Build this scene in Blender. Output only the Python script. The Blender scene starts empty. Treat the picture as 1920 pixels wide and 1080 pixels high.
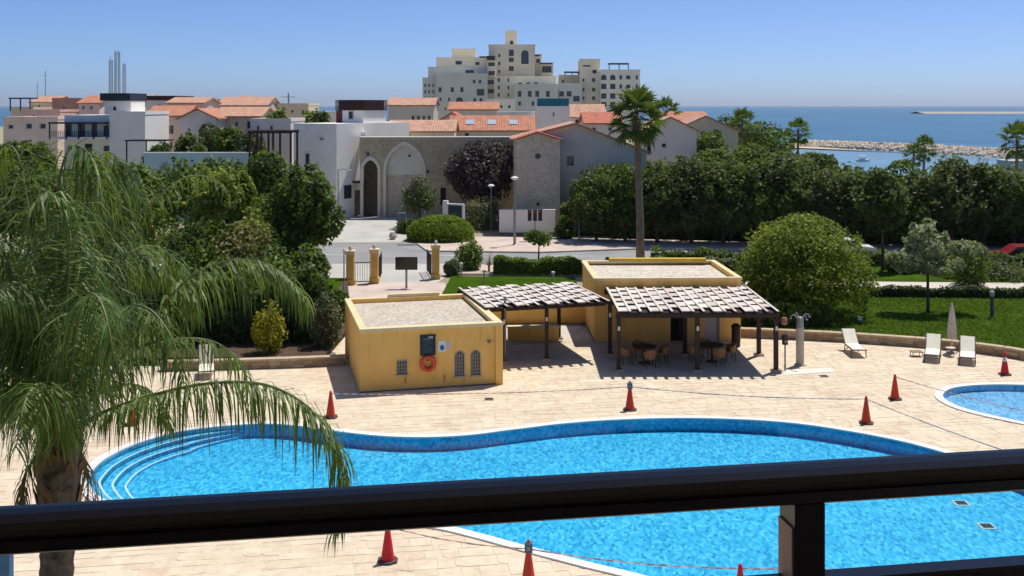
import bpy, bmesh, math, random
import numpy as np
from mathutils import Vector, Matrix

# ------------------------------------------------------------------ camera, sky, sun, exposure
SC = bpy.context.scene
COL = SC.collection
CAM_H, FOC, HOR = 11.0, 2000.0, 198.0          # eye height, focal length in photo pixels, horizon row (level camera with lens shift)
cd = bpy.data.cameras.new('camera'); cam = bpy.data.objects.new('camera', cd); COL.objects.link(cam)
cam.location = (0, 0, CAM_H); cam.rotation_euler = (math.radians(90), 0, 0)
cd.sensor_width = 36; cd.lens = FOC / 1920 * 36; cd.shift_y = -(540 - HOR) / 1920
cd.clip_start = 0.05; cd.clip_end = 60000
SC.camera = cam
SUN_DIR = Vector((0.83, 0.9, 2.65)).normalized()  # towards the sun, read off the pergola's shadow
el = math.asin(SUN_DIR.z); az = math.atan2(SUN_DIR.x, SUN_DIR.y)
w = bpy.data.worlds.new('World'); SC.world = w; w.use_nodes = True
nt = w.node_tree; nt.nodes.clear()
sky = nt.nodes.new('ShaderNodeTexSky'); sky.sky_type = 'NISHITA'; sky.sun_disc = False
sky.sun_elevation = el; sky.sun_rotation = az
sky.altitude = 0; sky.air_density = 0.45; sky.dust_density = 0.8; sky.ozone_density = 10.0
bg = nt.nodes.new('ShaderNodeBackground'); bg.inputs[1].default_value = 0.118
wo = nt.nodes.new('ShaderNodeOutputWorld')
nt.links.new(sky.outputs[0], bg.inputs[0]); nt.links.new(bg.outputs[0], wo.inputs[0])
sd = bpy.data.lights.new('sun', 'SUN'); sd.energy = 3.7; sd.angle = math.radians(0.53); sd.color = (1.0, 0.95, 0.87)
sun = bpy.data.objects.new('sun', sd); COL.objects.link(sun); sun.location = (30, 30, 80)
sun.rotation_euler = SUN_DIR.to_track_quat('Z', 'Y').to_euler()
vs = SC.view_settings; vs.view_transform = 'Standard'; vs.look = 'None'; vs.exposure = 0.3; vs.gamma = 1; vs.use_curve_mapping = False
SC.cycles.max_bounces = 8; SC.cycles.diffuse_bounces = 3; SC.cycles.transparent_max_bounces = 12
SC.cycles.caustics_reflective = False; SC.cycles.caustics_refractive = False

# ------------------------------------------------------------------ helpers
R = math.radians
RNG = random.Random(7)
NP = np.random.default_rng(11)
def V(*a): return Vector(a)
def G(x, y, z=0.0):                    # place on the level z seen at photo pixel (x, y)
    d = (CAM_H - z) * FOC / (y - HOR)
    return V((x - 960) / FOC * d, d, z)
def at(x, y, d): return V((x - 960) / FOC * d, d, CAM_H - (y - HOR) / FOC * d)
def PX(x, d): return (x - 960) / FOC * d
def PZ(y, d): return CAM_H - (y - HOR) / FOC * d
def lin(h):
    h = h.lstrip('#'); o = []
    for i in (0, 2, 4):
        v = int(h[i:i+2], 16) / 255; o.append(v / 12.92 if v <= .04045 else ((v + .055) / 1.055) ** 2.4)
    return tuple(o)

class MB:
    def __init__(s): s.v = []; s.f = []
    def quad(s, a, b, c, d): n = len(s.v); s.v += [tuple(a), tuple(b), tuple(c), tuple(d)]; s.f.append((n, n+1, n+2, n+3)); return s
    def poly(s, pts): n = len(s.v); s.v += [tuple(p) for p in pts]; s.f.append(tuple(range(n, n + len(pts)))); return s
    def box(s, x0, x1, y0, y1, z0, z1):
        n = len(s.v)
        s.v += [(x0,y0,z0),(x1,y0,z0),(x1,y1,z0),(x0,y1,z0),(x0,y0,z1),(x1,y0,z1),(x1,y1,z1),(x0,y1,z1)]
        s.f += [(n+a,n+b,n+c,n+d) for a,b,c,d in ((0,3,2,1),(4,5,6,7),(0,1,5,4),(1,2,6,5),(2,3,7,6),(3,0,4,7))]; return s
    def bbox(s, x0, x1, y0, y1, z0, z1, b=.01):     # box with chamfered top edge
        n = len(s.v)
        for (i, z) in ((0, z0), (0, z1 - b), (b, z1)):
            s.v += [(x0+i,y0+i,z),(x1-i,y0+i,z),(x1-i,y1-i,z),(x0+i,y1-i,z)]
        for k in (0, 4):
            for j in range(4): a, c = n+k+j, n+k+(j+1)%4; s.f.append((a, c, c+4, a+4))
        s.f += [(n+8,n+9,n+10,n+11), (n+3,n+2,n+1,n)]; return s
    def obox(s, c, size, rz=0, tilt=0):
        hx, hy, hz = size[0]/2, size[1]/2, size[2]/2; n = len(s.v)
        m = Matrix.Rotation(rz, 3, 'Z') @ Matrix.Rotation(tilt, 3, 'X')
        for z in (-hz, hz):
            for x, y in ((-hx,-hy),(hx,-hy),(hx,hy),(-hx,hy)): s.v.append(tuple(Vector(c) + m @ V(x, y, z)))
        s.f += [(n+a,n+b,n+c_,n+d) for a,b,c_,d in ((0,3,2,1),(4,5,6,7),(0,1,5,4),(1,2,6,5),(2,3,7,6),(3,0,4,7))]; return s
    def tube(s, pts, rad, n=8, cap=True):
        pts = [Vector(p) for p in pts]; rad = rad if hasattr(rad, '__len__') else [rad]*len(pts); base = len(s.v)
        for i, p in enumerate(pts):
            t = (pts[min(i+1, len(pts)-1)] - pts[max(i-1, 0)]).normalized()
            u = t.cross(V(0,0,1)) if abs(t.z) < .95 else t.cross(V(0,1,0)); u.normalize(); q = t.cross(u)
            for k in range(n):
                a = 2*math.pi*k/n; s.v.append(tuple(p + (u*math.cos(a) + q*math.sin(a))*rad[i]))
        for i in range(len(pts)-1):
            for k in range(n):
                a = base+i*n+k; b = base+i*n+(k+1)%n; s.f.append((a, b, b+n, a+n))
        if cap: s.f.append(tuple(base+k for k in range(n))[::-1]); s.f.append(tuple(base+(len(pts)-1)*n+k for k in range(n)))
        return s
    def lathe(s, prof, n=16, c=(0,0,0)):
        base = len(s.v)
        for r, z in prof:
            for k in range(n): a = 2*math.pi*k/n; s.v.append((c[0]+r*math.cos(a), c[1]+r*math.sin(a), c[2]+z))
        for i in range(len(prof)-1):
            for k in range(n): a = base+i*n+k; b = base+i*n+(k+1)%n; s.f.append((a, b, b+n, a+n))
        if prof[-1][0] > 1e-4: s.f.append(tuple(base+(len(prof)-1)*n+k for k in range(n)))
        return s
    def prism(s, pts, z0, z1):
        n = len(s.v); m = len(pts)
        s.v += [(p[0], p[1], z0) for p in pts] + [(p[0], p[1], z1) for p in pts]
        for k in range(m): a, b = n+k, n+(k+1) % m; s.f.append((a, b, b+m, a+m))
        s.f.append(tuple(n+m+k for k in range(m))); s.f.append(tuple(n+k for k in range(m))[::-1]); return s
    def yprism(s, pts, y0, y1):                     # outline in x,z pushed along y
        n = len(s.v); m = len(pts)
        s.v += [(p[0], y0, p[1]) for p in pts] + [(p[0], y1, p[1]) for p in pts]
        for k in range(m): a, b = n+k, n+(k+1) % m; s.f.append((a, a+m, b+m, b))
        s.f.append(tuple(n+m+k for k in range(m))[::-1]); s.f.append(tuple(n+k for k in range(m))); return s
    def mesh(s, name, mat=None, smooth=False):
        me = bpy.data.meshes.new(name); me.from_pydata(s.v, [], s.f); me.update()
        if mat: me.materials.append(mat)
        if smooth: me.polygons.foreach_set('use_smooth', [True]*len(me.polygons))
        return me
    def build(s, name, mat, parent=None, smooth=False, loc=None, rz=0):
        return link(name, s.mesh(name, mat, smooth), parent, loc, rz)

def link(name, me, parent=None, loc=None, rz=0):
    o = bpy.data.objects.new(name, me); COL.objects.link(o)
    if parent: o.parent = parent
    if loc is not None: o.location = loc
    if rz: o.rotation_euler = (0, 0, rz)
    return o
def tag(o, label=None, cat=None, group=None, kind=None):
    if label: o['label'] = label
    if cat: o['category'] = cat
    if group: o['group'] = group
    if kind: o['kind'] = kind
    return o
def thing(name, label, cat, loc=(0,0,0), rz=0, group=None):
    return tag(link(name, None, None, loc, rz), label, cat, group)
def copy_tree(o, parent=None, loc=None, rz=None, label=None, scale=None):
    c = o.copy(); COL.objects.link(c)
    if parent: c.parent = parent
    if loc is not None: c.location = loc
    if rz is not None: c.rotation_euler = (0, 0, rz)
    if scale is not None: c.scale = scale if hasattr(scale, '__len__') else (scale,)*3
    if label: c['label'] = label
    for ch in [k for k in KIDS(o)]: copy_tree(ch, c)
    return c
def KIDS(o): return [k for k in list(o.children)]
def struct(o, label=None): o['kind'] = 'structure'; return tag(o, label) if label else o

def fill_poly(loops, z, name, mat):               # flat sheet, first loop outside, others holes
    bm = bmesh.new(); ed = []
    for lp in loops:
        vv = [bm.verts.new((p[0], p[1], z)) for p in lp]
        ed += [bm.edges.new((vv[i], vv[(i+1) % len(vv)])) for i in range(len(vv))]
    bmesh.ops.triangle_fill(bm, edges=ed, use_beauty=True)
    for f in bm.faces:
        f.normal_update()
        if f.normal.z < 0: f.normal_flip()
    me = bpy.data.meshes.new(name); bm.to_mesh(me); bm.free(); me.materials.append(mat)
    return link(name, me)
def spline(pts, n=8, closed=True):
    pts = [Vector(p) for p in pts]; m = len(pts); out = []
    for i in range(m if closed else m-1):
        p0, p1, p2, p3 = ((pts[(i-1) % m], pts[i], pts[(i+1) % m], pts[(i+2) % m]) if closed else
                          (pts[max(i-1,0)], pts[i], pts[i+1], pts[min(i+2,m-1)]))
        for k in range(n):
            t = k/n
            out.append(.5*((2*p1)+(p2-p0)*t+(2*p0-5*p1+4*p2-p3)*t*t+(3*p1-p0-3*p2+p3)*t**3))
    if not closed: out.append(pts[-1])
    return out

# ------------------------------------------------------------------ materials
MATS = {}
def nodes(name):
    m = bpy.data.materials.new(name); m.use_nodes = True; t = m.node_tree; b = t.nodes['Principled BSDF']
    return m, t, b
def L(t, a, b): t.links.new(a, b)
def noise(t, scale, detail=4, rough=.55, vec=None, dist=0):
    n = t.nodes.new('ShaderNodeTexNoise'); n.inputs['Scale'].default_value = scale; n.inputs['Detail'].default_value = detail
    n.inputs['Roughness'].default_value = rough; n.inputs['Distortion'].default_value = dist
    if vec: L(t, vec, n.inputs['Vector'])
    return n
def ramp(t, fac, stops):
    r = t.nodes.new('ShaderNodeValToRGB'); L(t, fac, r.inputs[0]); e = r.color_ramp.elements
    while len(e) < len(stops): e.new(.5)
    for k, (p, c) in enumerate(stops): e[k].position = p; e[k].color = (*c, 1)
    return r
def mix(t, fac, a, b, mode='MIX'):
    m = t.nodes.new('ShaderNodeMix'); m.data_type = 'RGBA'; m.blend_type = mode
    for sock, v in ((0, fac), (6, a), (7, b)):
        if isinstance(v, (int, float)): m.inputs[sock].default_value = v
        elif isinstance(v, tuple): m.inputs[sock].default_value = (*v, 1)
        else: L(t, v, m.inputs[sock])
    return m.outputs[2]
def coords(t, kind='Object'):
    return t.nodes.new('ShaderNodeTexCoord').outputs[kind]
def bump(t, b, h, strength, dist):
    n = t.nodes.new('ShaderNodeBump'); n.inputs['Strength'].default_value = strength; n.inputs['Distance'].default_value = dist
    L(t, h, n.inputs['Height']); L(t, n.outputs[0], b.inputs['Normal'])
def geo_pos(t): return t.nodes.new('ShaderNodeNewGeometry').outputs['Position']
def M(name, c, var=.12, scale=2.0, rough=.8, bs=0, bscale=30, spec=.3, metal=0, fine=True):
    """plain surface with patchy weathering and a fine grain"""
    if name in MATS: return MATS[name]
    c = lin(c) if isinstance(c, str) else c
    m, t, b = nodes(name); p = geo_pos(t)
    n = noise(t, scale, 5, .6, p)
    d = tuple(max(0, v*(1-var*1.6)) for v in c); l = tuple(min(1, v*(1+var)) for v in c)
    r = ramp(t, n.outputs[0], [(.3, d), (.55, c), (.75, l)]); out = r.outputs[0]
    if fine:
        n2 = noise(t, scale*14, 3, .6, p)
        r2 = ramp(t, n2.outputs[0], [(.3, (1-var*.7,)*3), (.7, (1,)*3)]); out = mix(t, 1.0, out, r2.outputs[0], 'MULTIPLY')
    L(t, out, b.inputs['Base Color']); b.inputs['Roughness'].default_value = rough; b.inputs['Metallic'].default_value = metal
    b.inputs['Specular IOR Level'].default_value = spec
    if bs: bump(t, b, noise(t, bscale, 4, .6, p).outputs[0], bs, .02)
    MATS[name] = m; return m
def leafmat(name, stops, trans=.35, scale=.35, rough=.6):
    if name in MATS: return MATS[name]
    m, t, b = nodes(name); g = t.nodes.new('ShaderNodeNewGeometry')
    n = noise(t, scale, 3, .5, g.outputs['Position'])
    ma = t.nodes.new('ShaderNodeMath'); ma.operation = 'MULTIPLY_ADD'; L(t, g.outputs['Random Per Island'], ma.inputs[0])
    ma.inputs[1].default_value = .62
    mb_ = t.nodes.new('ShaderNodeMath'); mb_.operation = 'MULTIPLY_ADD'; L(t, n.outputs[0], mb_.inputs[0]); mb_.inputs[1].default_value = 1.1; mb_.inputs[2].default_value = -.36
    L(t, mb_.outputs[0], ma.inputs[2])
    st = [(i/(len(stops)-1), lin(c) if isinstance(c, str) else c) for i, c in enumerate(stops)]
    r = ramp(t, ma.outputs[0], st)
    L(t, r.outputs[0], b.inputs['Base Color']); b.inputs['Roughness'].default_value = rough; b.inputs['Specular IOR Level'].default_value = .35
    tr = t.nodes.new('ShaderNodeBsdfTranslucent'); L(t, mix(t, .5, r.outputs[0], (.30, .42, .04)), tr.inputs[0])
    ms = t.nodes.new('ShaderNodeMixShader'); ms.inputs[0].default_value = trans
    L(t, b.outputs[0], ms.inputs[1]); L(t, tr.outputs[0], ms.inputs[2]); L(t, ms.outputs[0], t.nodes['Material Output'].inputs[0])
    MATS[name] = m; return m
def glass(name='window_glass', c=(.02, .03, .04), rough=.08):
    if name in MATS: return MATS[name]
    m, t, b = nodes(name); b.inputs['Base Color'].default_value = (*c, 1); b.inputs['Roughness'].default_value = rough; b.inputs['Specular IOR Level'].default_value = .6
    MATS[name] = m; return m

# ------------------------------------------------------------------ surface materials
def m_mosaic(name, stops, sc=13):
    m, t, b = nodes(name); p = geo_pos(t); mp = t.nodes.new('ShaderNodeMapping'); L(t, p, mp.inputs[0]); mp.inputs['Scale'].default_value = (1, .5, 1)
    v = t.nodes.new('ShaderNodeTexVoronoi'); v.inputs['Scale'].default_value = sc; v.inputs['Randomness'].default_value = .7; L(t, mp.outputs[0], v.inputs['Vector'])
    s = t.nodes.new('ShaderNodeSeparateColor'); L(t, v.outputs['Color'], s.inputs[0])
    r = ramp(t, s.outputs[0], stops)
    n = noise(t, .35, 3, .5, p); r2 = ramp(t, n.outputs[0], [(.3, (.86,.9,.93)), (.7, (1,1,1))])
    L(t, mix(t, 1.0, r.outputs[0], r2.outputs[0], 'MULTIPLY'), b.inputs['Base Color']); b.inputs['Roughness'].default_value = .35
    return m
MOSAIC = m_mosaic('pool_mosaic', [(0, (.014,.26,.53)), (.2, (.028,.40,.69)), (.6, (.048,.51,.80)), (1, (.135,.65,.89))])
MOSAIC_PALE = m_mosaic('pale_pool_mosaic', [(0, (.10,.33,.62)), (.4, (.20,.48,.76)), (1, (.42,.68,.86))], 13)
def m_water(name, tint, bs=.03, sc=1.1, ior=1.16):
    m, t, b = nodes(name); t.nodes.remove(b); p = geo_pos(t)
    tr = t.nodes.new('ShaderNodeBsdfTransparent'); tr.inputs[0].default_value = (*tint, 1)
    gl = t.nodes.new('ShaderNodeBsdfGlossy'); gl.inputs['Roughness'].default_value = .03
    fr = t.nodes.new('ShaderNodeFresnel'); fr.inputs['IOR'].default_value = ior
    bn = t.nodes.new('ShaderNodeBump'); bn.inputs['Strength'].default_value = bs; bn.inputs['Distance'].default_value = .1
    L(t, noise(t, sc, 3, .6, p, .4).outputs[0], bn.inputs['Height'])
    for n in (gl, fr): L(t, bn.outputs[0], n.inputs['Normal'])
    ms = t.nodes.new('ShaderNodeMixShader'); L(t, fr.outputs[0], ms.inputs[0]); L(t, tr.outputs[0], ms.inputs[1]); L(t, gl.outputs[0], ms.inputs[2])
    L(t, ms.outputs[0], t.nodes['Material Output'].inputs[0]); return m
WATER = m_water('pool_water', (.84, .96, .99))
def m_sea():
    m, t, b = nodes('sea_water'); p = geo_pos(t)
    mp = t.nodes.new('ShaderNodeMapping'); L(t, p, mp.inputs[0]); mp.inputs['Scale'].default_value = (.010, .035, 1)
    n = noise(t, 1.0, 5, .6, mp.outputs[0]); r = ramp(t, n.outputs[0], [(.32, (.02,.095,.175)), (.55, (.034,.14,.225)), (.75, (.07,.215,.29))])
    L(t, r.outputs[0], b.inputs['Base Color']); b.inputs['Roughness'].default_value = .32; b.inputs['IOR'].default_value = 1.33
    mp2 = t.nodes.new('ShaderNodeMapping'); L(t, p, mp2.inputs[0]); mp2.inputs['Scale'].default_value = (.25, .6, 1)
    bump(t, b, noise(t, 1.0, 4, .6, mp2.outputs[0]).outputs[0], .5, .6); return m
SEA = m_sea()
def m_stone(name, c1, c2, c3):                    # paving stones: own tint per stone, veined
    m, t, b = nodes(name); p = geo_pos(t)
    at_ = t.nodes.new('ShaderNodeAttribute'); at_.attribute_name = 'tint'
    r = ramp(t, at_.outputs['Fac'], [(0, c1), (.5, c2), (1, c3)])
    n = noise(t, 3.2, 6, .65, p, .6); r2 = ramp(t, n.outputs[0], [(.3, (.88,.85,.81)), (.5, (.98,.97,.95)), (.7, (1.04,1.04,1.04))])
    n3 = noise(t, .8, 5, .65, p); r3 = ramp(t, n3.outputs[0], [(.28, (.86,.80,.76)), (.45, (.98,.94,.92)), (.55, (1,1,.97)), (.72, (.95,.96,.90))])
    L(t, mix(t, 1.0, mix(t, 1.0, r.outputs[0], r2.outputs[0], 'MULTIPLY'), r3.outputs[0], 'MULTIPLY'), b.inputs['Base Color'])
    b.inputs['Roughness'].default_value = .75; b.inputs['Specular IOR Level'].default_value = .25
    bump(t, b, noise(t, 25, 4, .6, p).outputs[0], .25, .01); return m
PAVING = m_stone('travertine_paving', (.665,.55,.415), (.695,.60,.455), (.735,.65,.51))
GROUT = M('paving_grout', (.66,.55,.415), .1, 1.5, .9)
COPING = M('white_coping', (.80,.77,.72), .06, 1.2, .6)
def m_grass(name, a, b_, c):
    m, t, b = nodes(name); p = geo_pos(t)
    n = noise(t, .55, 5, .65, p); r = ramp(t, n.outputs[0], [(.3, a), (.5, b_), (.72, c)])
    n2 = noise(t, 9, 3, .7, p); r2 = ramp(t, n2.outputs[0], [(.3, (.55,.6,.5)), (.7, (1.1,1.1,1.0))])
    L(t, mix(t, 1.0, r.outputs[0], r2.outputs[0], 'MULTIPLY'), b.inputs['Base Color']); b.inputs['Roughness'].default_value = .9
    b.inputs['Specular IOR Level'].default_value = .02
    bump(t, b, noise(t, 22, 3, .7, p).outputs[0], .8, .06); return m
LAWN = m_grass('lawn_turf', (.035,.075,.004), (.055,.11,.005), (.085,.15,.010))
LAND = m_grass('dry_ground', (.32,.28,.19), (.42,.37,.27), (.52,.46,.35))
SOIL = M('bed_soil', (.10,.065,.04), .3, 2, .95, .5, 8)
ASPHALT = M('road_asphalt', (.30,.30,.295), .12, .35, .85, .2, 40)
DRIVE = M('driveway_concrete', (.52,.50,.45), .12, .3, .85, .15, 30)
PINK_PAVE = M('pink_pavement', (.62,.50,.42), .12, .5, .85, .1, 12)
PATH = M('pale_path', (.62,.55,.47), .08, .5, .85)
KERB = M('kerb_concrete', (.60,.57,.50), .12, 1, .85)

# ------------------------------------------------------------------ land and sea
SEA_Z = -2.0
LANDPOLY = [(-900,-60),(320,-60),(320,150),(120,164),(56,168),(60,245),(74,318),(66,450),(-40,470),(-140,440),(-260,560),(-900,640)]
DECK = [(-48,13),(52,13),(52,53),(-48,53)]
g = fill_poly([LANDPOLY, DECK], -0.02, 'ground', LAND); struct(g)
sh = MB()
for i in range(1, len(LANDPOLY)-1):
    a, b = LANDPOLY[i], LANDPOLY[i+1]; sh.quad((*a,-.02), (*b,-.02), (b[0]*1.01,b[1]+4,-2.6), (a[0]*1.01,a[1]+4,-2.6))
struct(sh.build('shore', M('shore_sand', (.48,.40,.29), .15, .2, .9)))
s = MB().quad((-42000,-300,SEA_Z),(42000,-300,SEA_Z),(42000,46000,SEA_Z),(-42000,46000,SEA_Z)).build('sea', SEA); struct(s)

struct(fill_poly([[(58,169),(140,162),(140,262),(128,268),(98,298),(88,322),(76,312)]], SEA_Z+.05, 'lagoon', M('lagoon_water', (.13,.27,.36), .12, .05, .25, .3, .5, spec=.5)))

# ------------------------------------------------------------------ pools and paved deck
pp = [(165,905),(172,886),(200,861),(252,836),(330,813),(420,801),(500,797),(560,801),(640,812),(720,820),(800,822),(880,818),(960,808),(1060,796),
      (1160,789),(1280,786),(1400,789),(1500,797),(1600,812),(1700,832),(1800,860),(1914,896),(2050,960),(2120,1050),(2010,1150),(1750,1185),
      (1450,1143),(1200,1080),(1100,1056),(1000,1030),(900,1003),(820,985),(700,972),(550,968),(380,965),(250,954),(190,936)]
POOL = [V(p.x, p.y) for p in spline([G(*p) for p in pp], 6)]
p2 = [(1768,742),(1785,730),(1830,724),(1900,723),(1990,728),(2060,745),(2040,780),(1960,797),(1880,785),(1810,768),(1778,754)]
POOL2 = [V(p.x, p.y) for p in spline([G(*p) for p in p2], 6)]
def ccw(l):
    a = sum(l[i].x*l[(i+1)%len(l)].y - l[(i+1)%len(l)].x*l[i].y for i in range(len(l)))
    return l if a > 0 else l[::-1]
POOL, POOL2 = ccw(POOL), ccw(POOL2)
def offset(l, d):                                 # outwards for a ccw loop
    n = len(l); out = []
    for i in range(n):
        t = (l[(i+1) % n] - l[i-1]).normalized(); out.append(l[i] + V(t.y, -t.x)*d)
    return out
def inside(p, l):
    c = False; j = len(l)-1
    for i in range(len(l)):
        if (l[i].y > p[1]) != (l[j].y > p[1]) and p[0] < (l[j].x-l[i].x)*(p[1]-l[i].y)/(l[j].y-l[i].y)+l[i].x: c = not c
        j = i
    return c
struct(fill_poly([DECK, POOL, POOL2], -0.001, 'pool_deck', GROUT)); deck = bpy.data.objects['pool_deck']
def ring(a, b, za, zb, m=None):
    m = m or MB(); n = len(a)
    for i in range(n):
        j = (i+1) % n; m.quad((a[i].x,a[i].y,za), (a[j].x,a[j].y,za), (b[j].x,b[j].y,zb), (b[i].x,b[i].y,zb))
    return m
def make_pool(name, label, loop, depth, mos, cw):
    root = tag(link(name, None, None, (0,0,0)), label, None, None, 'structure')
    fl = fill_poly([loop], -depth, 'pool_floor', mos); fl.parent = root
    ring(loop, loop, 0.0, -depth).build('pool_wall', mos, root)
    o = offset(loop, cw); m = ring(loop, o, .05, .05); ring(o, o, .0, .05, m); ring(loop, loop, -.03, .05, m)
    m.build('coping', COPING, root)
    wl = fill_poly([loop], -.055, 'water', WATER); wl.parent = root
    return root
pool = make_pool('swimming_pool', 'large curving blue mosaic swimming pool with white rim', POOL, .42, MOSAIC, .30)
make_pool('small_pool', 'small round pale blue pool at the right edge', POOL2, .22, MOSAIC_PALE, .30)
# curved entry steps at the left end of the pool: each tread follows the rim, pale nosing on its edge
n = len(POOL)
li = [i for i in range(n) if POOL[i].x < G(420, 850).x]
k0 = max(range(len(li)), key=lambda k: (li[k] - li[k-1]) % n); li = li[k0:] + li[:k0]
NOSE = M('pale_step_nosing', (.74,.80,.80), .05, 3, .5)
for k, (w0, dz) in enumerate(((.36, .12), (.72, .23), (1.08, .34))):
    wa = w0 - .36
    arc = []
    for q, i in enumerate(li):
        t = (POOL[(i+1) % n] - POOL[i-1]).normalized(); nn = V(-t.y, t.x)
        fade = min(1, q/9, (len(li)-1-q)/9); arc.append((POOL[i] + nn*(wa+.06)*fade, POOL[i] + nn*w0*fade, POOL[i] + nn*(w0-.065)*fade))
    st = MB(); no = MB()
    for q in range(len(arc)-1):
        a, b, c = arc[q]; a2, b2, c2 = arc[q+1]
        st.quad((a.x,a.y,-dz),(a2.x,a2.y,-dz),(b2.x,b2.y,-dz),(b.x,b.y,-dz)); st.quad((b.x,b.y,-dz),(b2.x,b2.y,-dz),(b2.x,b2.y,-.419),(b.x,b.y,-.419))
        no.quad((c.x,c.y,-dz+.006),(c2.x,c2.y,-dz+.006),(b2.x,b2.y,-dz+.006),(b.x,b.y,-dz+.006))
    so = st.build('pool_step', MOSAIC, pool); no.build('nosing', NOSE, so)
for x, y in ((1802, 944), (1850, 987)):
    c = G(x, y, -.42); dr = MB().bbox(-.21,.21,-.21,.21,0,.02).build('pool_drain', M('drain_rim', (.62,.68,.62), .1, 5), pool, loc=c)
    gm = MB()
    for q in range(5): gm.box(-.15,.15,-.15+q*.062,-.11+q*.062,.021,.028)
    gm.build('grate', M('drain_grate', (.05,.07,.07), .2, 5), dr)

# paving stones, cut along the coping
OUT1, OUT2 = offset(POOL, .315), offset(POOL2, .315)
def nearest(p, l):
    i = min(range(len(l)), key=lambda i: (l[i].x-p[0])**2 + (l[i].y-p[1])**2); return i
def clip(poly, o, nrm):
    out = []
    for i in range(len(poly)):
        a, b = poly[i], poly[(i+1) % len(poly)]; da, db = (a-o).dot(nrm), (b-o).dot(nrm)
        if da >= 0: out.append(a)
        if (da >= 0) != (db >= 0): out.append(a + (b-a)*(da/(da-db)))
    return out
rot = Matrix.Rotation(R(9), 2); stones = []
kfl, kux, kuy = G(675,737), V(math.cos(R(13.8)), math.sin(R(13.8))), V(-math.sin(R(13.8)), math.cos(R(13.8)))
v = 14.0; rr = random.Random(3)
while v < 62:
    hgt = rr.choice((.32, .42, .5, .58)); u = -46 + rr.random()
    while u < 46:
        ln = rr.choice((.42, .55, .7, .85, 1.05)); j = lambda: rr.uniform(-.045, .045); gp = .007
        q = [V(u+gp+j()*.2, v+gp+j()*.5), V(u+ln-gp+j()*.2, v+gp+j()*.5), V(u+ln-gp+j()*.2, v+hgt-gp+j()*.5), V(u+gp+j()*.2, v+hgt-gp+j()*.5)]
        if rr.random() < .3: k = rr.randrange(4); a = q[k]; q[k:k+1] = [a + (q[k-1]-a)*.22, a + (q[(k+1) % 4]-a)*.22]
        q = [rot @ p for p in q]; u += ln
        c = sum(q, V(0,0))/len(q)
        if not (16 < c.y < 51.6): continue
        sx, sy = 960 + c.x/c.y*FOC, HOR + CAM_H/c.y*FOC
        if sx < -60 or sx > 1980 or sy > 1130: continue
        d = c - V(kfl.x, kfl.y)
        if -.1 < d.dot(kux) < 5.7 and .1 < d.dot(kuy) < 6.7: continue
        ok = True
        for lo in (OUT1, OUT2):
            i = nearest(c, lo); o = lo[i]
            if inside(c, lo) and (c-o).length > 1.0: ok = False; break
            if (c-o).length < 1.2:
                t = (lo[(i+1) % len(lo)] - lo[i-1]).normalized(); q = clip(q, o, V(t.y, -t.x))
                if len(q) < 3: ok = False; break
        if not ok: continue
        ar = abs(sum(q[i].x*q[(i+1)%len(q)].y - q[(i+1)%len(q)].x*q[i].y for i in range(len(q))))/2
        if ar < .01: continue
        hidden = HOR + 747/1908*0 < 0
        stones.append((ar*(1/c.y)**3, q, rr.betavariate(2.2, 2.0)))
    v += hgt
def rail_rows(x): return 945 - (x-6)*107/1908, 1032 - (x-6)*122/1908
def shown(q):
    c = sum(q, V(0,0))/len(q); sx, sy = 960 + c.x/c.y*FOC, HOR + CAM_H/c.y*FOC; a, b = rail_rows(sx)
    return 0 < sx < 1920 and sy < 1076 and not (a-4 < sy < b+4) and not (sx < 170)
stones.sort(key=lambda s_: -(s_[0] if shown(s_[1]) else s_[0]*1e-6))
def stone_mesh(lst, name):
    m = MB(); tint = []
    for _, q, tn in lst:
        k = len(m.f); m.prism([(p.x, p.y) for p in q], -.02, .007 + (tn-.5)*.003); m.f.pop(); tint += [tn]*(len(m.f)-k)
    me = m.mesh(name, PAVING); a = me.attributes.new('tint', 'FLOAT', 'FACE'); a.data.foreach_set('value', tint); return me
for s_ in stones[:300]: link('paving_stone', stone_mesh([s_], 'paving_stone'), deck)
tag(link('paving_stones_beyond', stone_mesh(stones[300:], 'paving_stones_beyond'), deck), kind='stuff')

# lawns, beds, roads and pavements
def sheet(name, pts, z, mat, px=True):
    l = [G(*p, z) if px else V(*p) for p in pts]; return struct(fill_poly([l], z, name, mat))
WALLR = [G(1380,633,0), G(1480,637,0), G(1560,641,0), G(1640,646,0), G(1760,655,0), G(1850,665,0), G(1914,675,0), G(1990,690,0)]
WALLR = spline(WALLR, 5, False)
lawn = struct(fill_poly([[V(p.x, p.y+.12) for p in WALLR] + [V(40,48),V(40,60.5),V(8,60.5),V(8,56.5),V(10.9,56.5)]], .36, 'lawn', LAWN))
sheet('footpath', [(8.2,60.5),(44,59.5),(44,63.5),(16.5,65.0),(8.2,64.2)], .33, PATH, False)
sheet('far_lawn', [(9,64.0),(16.5,65.06),(44,63.56),(60,62),(60,70.5),(9,70.5)], .35, LAWN, False)
sheet('middle_lawn', [(-4.2,57),(4,57),(4,68),(-3.9,68.5)], .06, LAWN, False)
sheet('planting_bed', [(-60,44.6),(-8.0,45.2),(-7.8,52),(-10.2,66),(-60,66)], .35, SOIL, False)
sheet('road', [(-110,75),(-10,73.4),(35,71.4),(140,64),(140,70),(35,79.4),(10,83.4),(-10,85),(-110,87)], .004, ASPHALT, False)
sheet('side_road', [(-16,85.6),(-8.4,85.5),(-9.2,92),(-11,101),(-12,112),(-20,112),(-19,101)], .008, DRIVE, False)
sheet('driveway', [(-12.5,66.2),(-4.6,66.2),(-3.4,74.2),(-12.5,74.2)], .008, DRIVE, False)
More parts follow.
